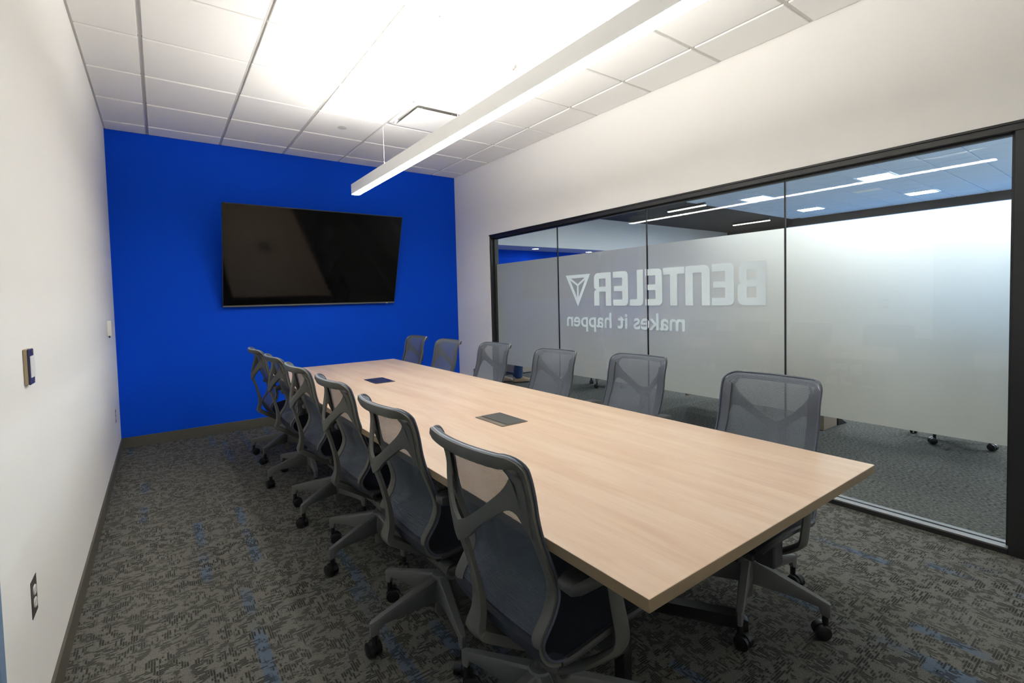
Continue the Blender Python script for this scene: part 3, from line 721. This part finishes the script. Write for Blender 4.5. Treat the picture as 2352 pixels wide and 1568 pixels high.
    for x, hy, z in side[::-1]: path.append(Vector((x, -hy, z))); inw.append(Vector((0, 1, 0)))
    rings = []; bind = []
    nP = len(path)
    for i in range(nP):
        T = (path[min(i + 1, nP - 1)] - path[max(i - 1, 0)]).normalized()
        I_ = (inw[i] - T * inw[i].dot(T)).normalized(); Nn = T.cross(I_).normalized()
        zz = path[i].z
        ref = Vector((-1, 0, 0)) if zz > 0.47 else Vector((-0.4, 0, -1))
        if Nn.dot(ref) < 0: Nn = -Nn
        seatpart = zz < 0.46 and path[i].x > -0.10
        wd = 0.020 if seatpart else (0.036 + 0.008 * min(1, max(0, (zz - 0.6) / 0.15)))
        if zz > 0.92: wd = 0.030
        o_ = path[i]; tk = 0.013
        rings.append([o_ + Nn * 0.002, o_ + I_ * wd * 0.5 + Nn * 0.0015, o_ + I_ * wd + Nn * 0.002, o_ + I_ * (wd + 0.001) + Nn * (tk * 0.6), o_ + I_ * wd * 0.5 + Nn * (tk + 0.002), o_ - I_ * 0.002 + Nn * tk])
        bind.append(o_ - I_ * 0.002 - Nn * 0.001)
    bm = bmesh.new(); brings(bm, rings); bm.faces.ensure_lookup_table()
    for q_ in range(len(rings) - 1):
        for k_ in (0, 1): bm.faces[q_ * 6 + k_].material_index = 1
    from_bm('back_frame', bm, ['chair_grey', 'fabric'], root, smooth='edges')
    bm = bmesh.new(); btube(bm, bind, 0.0045, 6); from_bm('edge_binding', bm, 'binding', root, smooth=True)
    for s_ in (-1, 1):
        bm = bmesh.new(); btube(bm, [Vector((p.x, s_ * p.z, p.y - 0.006)) for p in PS[:6 * 3 + 2]], 0.0105, 8); from_bm('seat_rail', bm, 'chair_dark', root, smooth='edges')
    # Y yoke behind the back
    def yx(y, z):
        f = min(1.0, abs(y) / 0.19) ** 1.7
        return -0.272 * (1 - f) + (rail_x(z) - 0.0175) * f
    U = smooth_path([(0, .752, 0), (.035, .770, 0), (.075, .800, 0), (.110, .832, 0), (.140, .862, 0), (.160, .890, 0), (.170, .915, 0), (.164, .936, 0), (.145, .946, 0)], 3)
    Lo = smooth_path([(0, .695, 0), (.035, .715, 0), (.068, .750, 0), (.110, .785, 0), (.147, .812, 0), (.172, .803, 0), (.193, .735, 0), (.200, .80, 0), (.200, .90, 0)], 3)
    for s_ in (-1, 1):
        bm = bmesh.new(); rings = []
        for u, l in zip(U, Lo):
            mid = (u + l) / 2
            a = Vector((yx(u.x, u.y), s_ * u.x, u.y)); b_ = Vector((yx(l.x, l.y), s_ * l.x, l.y)); c_ = Vector((yx(mid.x, mid.y), s_ * mid.x, mid.y))
            rings.append([a, c_ + Vector((-0.004, 0, 0)), b_, b_ + Vector((0.012, 0, 0)), c_ + Vector((0.012, 0, 0)), a + Vector((0.012, 0, 0))])
        brings(bm, rings); from_bm('yoke_arm', bm, 'chair_grey', root, smooth='edges')
    # spine
    sp = smooth_path([(-0.272, .738, .020), (-0.262, .70, .019), (-0.246, .65, .017), (-0.230, .585, .017), (-0.222, .53, .019), (-0.224, .48, .025), (-0.236, .442, .034), (-0.232, .418, .040), (-0.19, .388, .040), (-0.10, .330, .036), (-0.02, .280, .033)], 4)
    bm = bmesh.new(); rings = []
    for i, p in enumerate(sp):
        T = Vector((sp[min(i + 1, len(sp) - 1)].x - sp[max(i - 1, 0)].x, 0, sp[min(i + 1, len(sp) - 1)].y - sp[max(i - 1, 0)].y)).normalized()
        n_ = Vector((-T.z, 0, T.x)); n_ = -n_ if n_.x < 0 else n_
        if p.y < 0.41: n_ = Vector((-T.z, 0, T.x)); n_ = -n_ if n_.z < 0 else n_
        c_ = Vector((p.x, 0, p.y)); th_ = 0.014 + 0.012 * min(1, max(0, (0.6 - p.y) / 0.15)); w_ = Vector((0, p.z, 0))
        rings.append([c_ - w_, c_ - w_ * 0.4 - n_ * 0.004, c_ + w_ * 0.4 - n_ * 0.004, c_ + w_, c_ + w_ * 0.85 + n_ * th_, c_ - w_ * 0.85 + n_ * th_])
    brings(bm, rings); from_bm('spine', bm, 'chair_grey', root, smooth='edges')
    # pivot tube and seat bracket
    bm = bmesh.new(); bcyl(bm, (0.0, -0.115, .268), (0.0, 0.115, .268), 0.032, seg=24); from_bm('pivot_tube', bm, 'chair_grey', root, smooth='edges')
    for s_ in (-1, 1): cyl('tube_cap', (0.0, s_ * 0.112, .268), (0.0, s_ * 0.117, .268), 0.020, 'chair_dark', root, seg=20)
    bm = bmesh.new(); rings = []
    for t, z, x, h_ in ((0, .29, -.03, .05), (.3, .32, -.05, .07), (.6, .355, -.055, .10), (.85, .38, -.045, .125), (1, .398, -.02, .14)):
        rings.append([(x - .008, -h_, z), (x - .008, h_, z), (x + .012, h_, z + .004), (x + .012, -h_, z + .004)])
    brings(bm, rings); from_bm('seat_bracket', bm, 'chair_grey', root, smooth='edges')
    bm = bmesh.new(); bbox(bm, -0.03, 0.15, -0.05, 0.05, 0.245, 0.31, 0.012, 2); bbox(bm, 0.10, 0.19, -0.13, 0.13, 0.30, 0.325, 0.006, 1)
    bbox(bm, 0.11, 0.18, -0.205, -0.13, 0.30, 0.42, 0.006, 1); bbox(bm, 0.11, 0.18, 0.13, 0.205, 0.30, 0.42, 0.006, 1)
    from_bm('tilt_housing', bm, 'chair_dark', root)
    # column and base
    bm = bmesh.new(); bcyl(bm, (0, 0, .045), (0, 0, .20), 0.027); bcyl(bm, (0, 0, .20), (0, 0, .25), 0.016); from_bm('gas_column', bm, 'chair_grey', root, smooth='edges')
    bm = bmesh.new(); blathe(bm, [(0.0, .10), (0.034, .10), (0.040, .13), (0.040, .205), (0.034, .214), (0.020, .216), (0.0, .216)], 24); from_bm('base_hub', bm, 'chair_light', root, smooth='edges')
    legbm = None
    for k in range(5):
        a = 2 * PI * k / 5; ca, sa = math.cos(a), math.sin(a)
        bm = bmesh.new(); rings = []
        for r, hwd, zt, zb in ((0.020, .022, .212, .105), (0.12, .0185, .188, .113), (0.22, .016, .164, .119), (0.278, .0148, .150, .118), (0.288, .0145, .147, .090), (0.308, .0125, .142, .088), (0.316, .007, .138, .088)):
            pts = [(r, -hwd * .8, zb), (r, -hwd, zt - .008), (r, -hwd * .72, zt), (r, hwd * .72, zt), (r, hwd, zt - .008), (r, hwd * .8, zb)]
            rings.append([(x * ca - y * sa, x * sa + y * ca, z) for x, y, z in pts])
        brings(bm, rings); from_bm('leg', bm, 'chair_light', root, smooth='edges')
        c_ = (0.298 * ca, 0.298 * sa)
        sw = a + 0.7 + 0.9 * k; cs, sn = math.cos(sw), math.sin(sw)
        bm = bmesh.new(); bcyl(bm, (*c_, .050), (*c_, .09), 0.0115, seg=12)
        ox, oy_ = c_[0] - 0.014 * cs, c_[1] - 0.014 * sn
        hood = []
        for t in [PI * q / 8 for q in range(9)]: hood.append((0.031 * math.cos(t), 0.031 + 0.030 * math.sin(t)))
        brings(bm, [[(ox + p_[0] * cs - w_ * sn, oy_ + p_[0] * sn + w_ * cs, p_[1]) for p_ in hood] for w_ in (-.006, .006)])
        cst = from_bm('caster', bm, 'wheel', root, smooth='edges')
        for s_ in (-1, 1):
            bm = bmesh.new(); v0 = Vector((-sn, cs, 0)) * s_; pc = Vector((ox, oy_, .0285))
            bcyl(bm, pc + v0 * 0.007, pc + v0 * 0.023, 0.0285, seg=22); bcyl(bm, pc + v0 * 0.0229, pc + v0 * 0.026, 0.0285, 0.021, seg=22)
            from_bm('wheel', bm, 'wheel', cst, smooth='edges')
    # arms
    for s_ in (-1, 1):
        pts = smooth_path([(0.0, s_ * .10, .268), (0.030, s_ * .18, .318), (0.062, s_ * .245, .375), (0.076, s_ * .263, .405), (0.072, s_ * .268, .45), (0.050, s_ * .270, .54), (0.034, s_ * .271, .634)], 4)
        bm = bmesh.new(); rings = []
        for i, p in enumerate(pts):
            T = (pts[min(i + 1, len(pts) - 1)] - pts[max(i - 1, 0)]).normalized()
            A = Vector((1, 0, 0)); A = (A - T * A.dot(T)).normalized(); B = T.cross(A)
            t = i / (len(pts) - 1); wa = 0.034 - 0.012 * t; wb_ = 0.013
            rings.append([p + A * wa * math.cos(q) + B * wb_ * math.sin(q) for q in [2 * PI * k / 10 for k in range(10)]])
        brings(bm, rings); arm = from_bm('arm', bm, 'chair_grey', root, smooth='edges')
        bm = bmesh.new(); rings = []
        for x, hw_, zt, zb in ((-.140, .010, .648, .636), (-.134, .026, .655, .630), (-.11, .036, .660, .627), (0.0, .040, .662, .628), (.09, .040, .661, .628), (.118, .032, .656, .630), (.124, .014, .648, .636)):
            rings.append([(x, s_ * .272 + hw_ * 0.9, zb), (x, s_ * .272 + hw_, (zb + zt) / 2 + .004), (x, s_ * .272 + hw_ * .8, zt), (x, s_ * .272 - hw_ * .8, zt), (x, s_ * .272 - hw_, (zb + zt) / 2 + .004), (x, s_ * .272 - hw_ * .9, zb)])
        brings(bm, rings); from_bm('arm_pad', bm, 'chair_dark', root, smooth='edges')
    # white hang tags under the seat
    for dy, dz in ((0.075, 0.0), (0.10, 0.006)):
        mesh_obj('hang_tag', [(-.112, dy, .375 + dz), (-.108, dy + .018, .378 + dz), (-.118, dy + .016, .415 + dz), (-.122, dy, .412 + dz), (-.1115, dy, .375 + dz), (-.1075, dy + .018, .378 + dz), (-.1175, dy + .016, .415 + dz), (-.1215, dy, .412 + dz)],
                 [(0, 1, 2, 3), (4, 7, 6, 5), (0, 4, 5, 1), (1, 5, 6, 2), (2, 6, 7, 3), (3, 7, 4, 0)], 'tag', root)
    return root
proto = make_chair()
base_parts = [c for c in proto.children if c.name.split('.')[0] in ('leg', 'caster')]
def spin_base(root, ang):
    for c in root.children:
        if c.name.split('.')[0] in ('leg', 'caster'):
            c.rotation_euler = (0, 0, ang)
D = math.radians
LEFT = 'mesh chairs along the white wall side of the table'
RIGHT = 'mesh chairs along the glass side of the table'
spots = [
    (1.252, -4.785, 0, 109, 'grey mesh conference chair on the white wall side of the table, nearest the camera', LEFT),
    (1.253, -4.130, 0, 113, 'grey mesh conference chair on the white wall side, second from the camera', LEFT),
    (1.268, -3.390, 0, 128, 'grey mesh conference chair on the white wall side, third from the camera', LEFT),
    (1.252, -2.690, 0, 140, 'grey mesh conference chair on the white wall side, third from the blue wall', LEFT),
    (1.248, -1.975, 0, 120, 'grey mesh conference chair on the white wall side, second from the blue wall', LEFT),
    (1.240, -1.215, 0, 150, 'grey mesh conference chair on the white wall side, nearest the blue wall', LEFT),
    (2.360, -4.840, 180, -84, 'grey mesh conference chair on the glass side of the table, nearest the camera', RIGHT),
    (2.560, -3.930, 180, -60, 'grey mesh conference chair on the glass side, second from the camera', RIGHT),
    (2.430, -3.290, 180, -84, 'grey mesh conference chair on the glass side, third from the camera', RIGHT),
    (2.430, -2.510, 180, -70, 'grey mesh conference chair on the glass side, third from the blue wall', RIGHT),
    (2.340, -1.850, 180, -84, 'grey mesh conference chair on the glass side, second from the blue wall', RIGHT),
    (2.350, -1.130, 180, -50, 'grey mesh conference chair on the glass side, nearest the blue wall', RIGHT),
    (6.010, -4.780, 200, 20, 'dark swivel chair behind the frosted glass, only its wheels showing, at right', 'office chairs beyond the glass'),
    (5.800, -0.900, 160, 40, 'dark swivel chair behind the frosted glass, only its base showing, mid glass', 'office chairs beyond the glass'),
]
for i, (x, y, rz, leg, lab, grp) in enumerate(spots):
    o = proto if i == 0 else copy_tree(proto)
    o.location = (x, y, 0); o.rotation_euler = (0, 0, D(rz)); tag(o, lab, 'chair', grp)
    spin_base(o, D(leg - rz))

# ------------------------------------------------------------------ the office beyond the glass
XO = W + 0.13
struct(box('floor_office', XO, 18.2, -8.1, 5.3, -0.08, 0.0, 'carpet2'), 'grey flecked carpet beyond the glass front', 'floor')
oc = box('ceiling_office', XO, 16.9, -8.1, 1.35, HO + 0.02, HO + 0.2, 'office_tile_cool_lit')
struct(oc, 'white tiled ceiling of the office beyond the glass', 'ceiling')
T_SP = [(12.25, -2.27), (12.25, 0.168), (15.10, -2.27), (15.10, 0.168), (9.3, -2.27), (9.3, 0.168), (9.3, -4.7), (12.25, -4.7), (15.10, -4.7), (9.3, -7.1), (12.25, -7.1)]  # panels past the visible ones are added unseen to brighten the frosted film
gy0 = 0.168 + G / 2 - G * 13; gx0 = 12.25 - G / 2
def otile(wx, wy):
    bm = bmesh.new(); bbox(bm, -wx / 2 + 0.010, wx / 2 - 0.010, -wy / 2 + 0.010, wy / 2 - 0.010, 0.0, 0.02, 0.003)
    me = bpy.data.meshes.new('ceiling_tile'); bm.to_mesh(me); bm.free(); me.materials.append(M['office_tile_cool_lit']); return me
ot = otile(G, G)
for i in range(-2, 8):
    for j in range(0, 16):
        cx, cy = gx0 + G * (i + 0.5), gy0 + G * (j - 0.5)
        if not (-4.6 < cy < 1.1 and 10.9 < cx < 16.6): continue
        if any(abs(cx - a) < 0.35 and abs(cy - b_) < 0.32 for a, b_ in T_SP): continue
        o = bpy.data.objects.new('ceiling_tile', ot); o.location = (cx, cy, HO); link(o, oc)
for k, (x, y) in enumerate(T_SP):
    vis = {0: 'upper right lit square ceiling panel beyond the glass', 1: 'upper left lit square ceiling panel beyond the glass, nearest the dark ceiling', 2: 'farther right lit square ceiling panel beyond the glass', 3: 'farther left lit square ceiling panel beyond the glass'}
    t = thing('troffer_light', vis.get(k, 'lit square ceiling panel added outside the view to brighten the office'), 'ceiling light', (x, y, HO), 0, 'lit ceiling panels of the office')
    h_ = G / 2 - 0.01
    bm = bmesh.new(); sq = lambda r, z: [(-r, -r, z), (r, -r, z), (r, r, z), (-r, r, z)]
    brings(bm, [sq(h_, 0.018), sq(h_, -0.006), sq(h_ - 0.03, -0.006), sq(h_ - 0.035, 0.004)], caps=False); from_bm('frame', bm, 'white', t)
    mesh_obj('diffuser', [(-h_ + .035, -h_ + .035, .003), (h_ - .035, -h_ + .035, .003), (h_ - .035, h_ - .035, .003), (-h_ + .035, h_ - .035, .003)], [(0, 3, 2, 1)], 'troffer', t)
bm = bmesh.new(); bbox(bm, 16.75, 16.9, -8.1, 1.5, 0, 3.40)
struct(from_bm('wall_far', bm, 'pale_blue'), 'blue far wall of the office', 'wall')
struct(box('trim_1', 16.70, 16.9, -8.1, 1.35, 3.40, HO + 0.02, 'office_black'), 'black fascia along the far end of the office ceiling', 'trim')
struct(box('ceiling_dark', XO, 18.2, 1.35, 4.25, HO + 0.02, HO + 0.2, 'office_black'), 'black ceiling bay with two slim line lights', 'ceiling')
struct(box('wall_dark', 18.0, 18.2, 1.3, 4.35, 3.05, HO + 0.2, 'office_black'), 'black end wall of the dark ceiling bay', 'wall')
struct(box('wall_end', 18.0, 18.2, 1.3, 5.3, 0, 3.05, 'wall'), 'white lower end wall of the office', 'wall')
struct(box('wall_bulkhead', XO, 18.2, 4.25, 5.3, 2.71, HO + 0.2, 'office_white'), 'white bulkhead with recessed downlights beyond the glass', 'wall')
struct(box('wall_niche', XO, 12.3, 5.2, 5.3, 0, 2.71, 'blue'), 'blue wall under the white bulkhead', 'wall')
struct(box('wall_corner', 12.3, 18.2, 5.2, 5.3, 0, 2.71, 'wall'), 'white wall beside the blue niche', 'wall')
struct(box('wall_side', XO, 16.9, -8.1, -8.0, 0, HO + 0.2, 'office_white'), 'white end wall of the office', 'wall')
for (x, y0, y1, lab) in ((10.95, 0.73, 1.77, 'nearer slim line light under the black ceiling beyond the glass'), (14.94, 1.18, 2.29, 'farther slim line light under the black ceiling beyond the glass')):
    t = thing('office_line_light', lab, 'lamp', (x, (y0 + y1) / 2, 3.45), 0, 'line lights beyond the glass')
    hl = (y1 - y0) / 2
    box('housing', -0.025, 0.025, -hl, hl, 0.0, 0.06, 'office_black', t); box('lens', -0.03, 0.03, -hl, hl, -0.02, 0.0, 'office_line', t)
    cyl('suspension_wire', (0, 0, 0.06), (0, 0, HO + 0.02 - 3.45), 0.004, 'office_black', t, seg=6)
for x, y, lab in ((8.95, 4.70, 'lit recessed downlight in the bulkhead soffit, nearer the frame corner'), (11.14, 4.80, 'lit recessed downlight in the bulkhead soffit, farther right')):
    t = thing('recessed_downlight', lab, 'downlight', (x, y, 2.71), 0, 'bulkhead downlights')
    bm = bmesh.new(); blathe(bm, [(0.085, 0.0), (0.10, -0.006), (0.11, -0.004), (0.112, 0.0)], 24); from_bm('trim_ring', bm, 'white', t, smooth=True)
    bm = bmesh.new(); blathe(bm, [(0.0, -0.002), (0.088, -0.002), (0.088, -0.001), (0.0, -0.001)], 24); from_bm('lamp', bm, 'downlight', t)
tag(box('air_slot', 13.45, 13.75, -1.92, -1.42, HO - 0.006, HO + 0.004, 'white'), 'small square air vent in the office ceiling between the lit panels', 'air vent')
# desk with end panels (only its foot shows under the frosted band)
dk = thing('office_desk', 'pale wood desk end standing beyond the glass, foot showing under the frosted band', 'desk', (5.62, -3.6, 0))
box('end_panel', -0.15, 0.15, -0.335, -0.30, 0.004, 0.72, 'desk_wood', dk, 0.001); box('side_panel', -0.15, -0.125, -0.30, 1.15, 0.16, 0.72, 'desk_wood', dk, 0.001); box('desk_leg', -0.17, 0.0, 0.20, 0.24, 0.0, 0.72, 'desk_wood', dk, 0.001); box('desk_top', -0.2, 0.6, -0.4, 1.2, 0.72, 0.75, 'desk_wood', dk, 0.002); box('end_panel', -0.15, 0.5, 1.15, 1.18, 0.12, 0.72, 'desk_wood', dk, 0.001)
box('kick_plate', -0.15, 0.15, -0.33, -0.30, 0.0, 0.004, 'black', dk)
mesh_obj('door_stop', [(0.17, -0.34, 0), (0.33, -0.36, 0), (0.33, -0.30, 0), (0.17, -0.28, 0), (0.17, -0.34, 0.09), (0.17, -0.28, 0.09)], [(0, 3, 2, 1), (0, 1, 4), (3, 5, 2), (1, 2, 5, 4), (0, 4, 5, 3)], 'black', dk)
cb = thing('storage_cabinet', 'brown cabinet standing behind the person beyond the glass', 'cabinet', (5.75, 0.95, 0))
box('side_panel', -0.35, 0.25, -0.02, 0.0, 0.02, 0.70, 'desk_wood', cb, 0.001); box('body', -0.35, 0.25, 0.0, 0.5, 0.02, 0.70, 'desk_wood', cb, 0.002); box('plinth', -0.33, 0.23, -0.01, 0.48, 0.0, 0.02, 'black', cb)

# ------------------------------------------------------------------ person standing behind the frosted band (only a trouser leg and a shoe show below it)
person = thing('person', 'person standing beyond the frosted glass in blue jeans and tan shoes', 'person', (4.863, 0.367, 0), D(-26))
J = {'pel': (0, 0, .95, .13), 'wai': (0, 0, 1.08, .125), 'che': (.01, 0, 1.28, .15), 'nek': (0, 0, 1.46, .07), 'nk2': (.015, 0, 1.53, .055), 'hed': (.03, 0, 1.62, .09), 'top': (.02, 0, 1.72, .075)}
E_ = [('pel', 'wai'), ('wai', 'che'), ('che', 'nek'), ('nek', 'nk2'), ('nk2', 'hed'), ('hed', 'top')]
for s_, n_ in ((1, 'l'), (-1, 'r')):
    off = -0.14 if s_ > 0 else 0.14
    J.update({'hip' + n_: (0, s_ * .10, .90, .095), 'kne' + n_: (.03 + off * .5, s_ * .10, .50, .066), 'clf' + n_: (.0 + off, s_ * .075, .34, .074), 'ank' + n_: (-.03 + off, s_ * .06, .13, .080), 'hem' + n_: (-.03 + off, s_ * .06, .06, .092),
              'sho' + n_: (0, s_ * .17, 1.41, .06), 'elb' + n_: (-.02, s_ * .24, 1.14, .043), 'wri' + n_: (.10, s_ * .23, .92, .03), 'pal' + n_: (.14, s_ * .225, .85, .034)})
    E_ += [('pel', 'hip' + n_), ('hip' + n_, 'kne' + n_), ('kne' + n_, 'clf' + n_), ('clf' + n_, 'ank' + n_), ('ank' + n_, 'hem' + n_), ('che', 'sho' + n_), ('sho' + n_, 'elb' + n_), ('elb' + n_, 'wri' + n_), ('wri' + n_, 'pal' + n_)]
    for q, (dy, ln) in enumerate(((-.026, .06), (-.009, .075), (.009, .07), (.025, .055))):
        k1 = 'f%d%s' % (q, n_); J[k1] = (.155, s_ * .225 + dy, .805, .009); J[k1 + 'b'] = (.16, s_ * .225 + dy * 1.05, .805 - ln * .7, .008); E_ += [('pal' + n_, k1), (k1, k1 + 'b')]
    J['th' + n_] = (.18, s_ * .225 - s_ * .02, .86, .010); J['tb' + n_] = (.20, s_ * .225 - s_ * .03, .83, .009); E_ += [('pal' + n_, 'th' + n_), ('th' + n_, 'tb' + n_)]
ks = list(J); me = bpy.data.meshes.new('body'); me.from_pydata([J[k][:3] for k in ks], [(ks.index(a), ks.index(b_)) for a, b_ in E_], []); me.update()
bo = bpy.data.objects.new('body', me); link(bo)
md = bo.modifiers.new('skin', 'SKIN'); md.use_smooth_shade = True
for i, k in enumerate(ks):
    sv = me.skin_vertices[0].data[i]; sv.radius = (J[k][3], J[k][3]); sv.use_root = (k == 'pel')
sb = bo.modifiers.new('sub', 'SUBSURF'); sb.levels = 2; sb.render_levels = 2
bpy.context.view_layer.update()
me2 = bpy.data.meshes.new_from_object(bo.evaluated_get(bpy.context.evaluated_depsgraph_get())); bpy.data.objects.remove(bo)
for q in ('skin', 'shirt', 'jeans', 'hair'): 
    me2.materials.append(M[q])
me2.materials.clear()
for q in ('skin', 'shirt', 'jeans', 'hair'): me2.materials.append(M[q])
from mathutils import noise as mnoise
for v_ in me2.vertices:
    if v_.co.z < 0.5:
        k_ = mnoise.noise(Vector((v_.co.x * 14, v_.co.y * 14, v_.co.z * 30))); v_.co.x += 0.022 * k_; v_.co.y += 0.014 * k_
for p_ in me2.polygons:
    c_ = p_.center; p_.use_smooth = True
    if c_.z > 1.70 or (c_.z > 1.58 and c_.x < -0.02): p_.material_index = 3
    elif c_.z > 1.47: p_.material_index = 0
    elif abs(c_.y) > 0.17 and c_.z < 1.20: p_.material_index = 0
    elif c_.z > 0.93: p_.material_index = 1
    else: p_.material_index = 2
b2 = bpy.data.objects.new('body', me2); link(b2, person)
for s_ in (1, -1):
    off = -0.14 if s_ > 0 else 0.14
    bm = bmesh.new(); rings = []
    for x, hw_, zt in ((-.10, .030, .085), (-.085, .040, .11), (-.03, .045, .118), (.03, .047, .108), (.08, .050, .088), (.13, .050, .074), (.17, .042, .064), (.19, .022, .050)):
        rings.append([(x + off, s_ * .06 + hw_ * math.cos(t) , .022 + (zt - .022) * max(0, math.sin(t)) ) for t in [PI * k / 10 for k in range(11)]])
    brings(bm, rings); sh = from_bm('shoe', bm, 'shoe', person, smooth='edges')
    bm = bmesh.new(); rings = []
    for x, hw_ in ((-.107, .028), (-.092, .043), (-.03, .048), (.03, .049), (.09, .053), (.14, .053), (.178, .043), (.198, .020)):
        rings.append([(x + off, s_ * .06 - hw_, 0), (x + off, s_ * .06 + hw_, 0), (x + off, s_ * .06 + hw_, .024), (x + off, s_ * .06 - hw_, .024)])
    brings(bm, rings); from_bm('sole', bm, 'sole', sh)
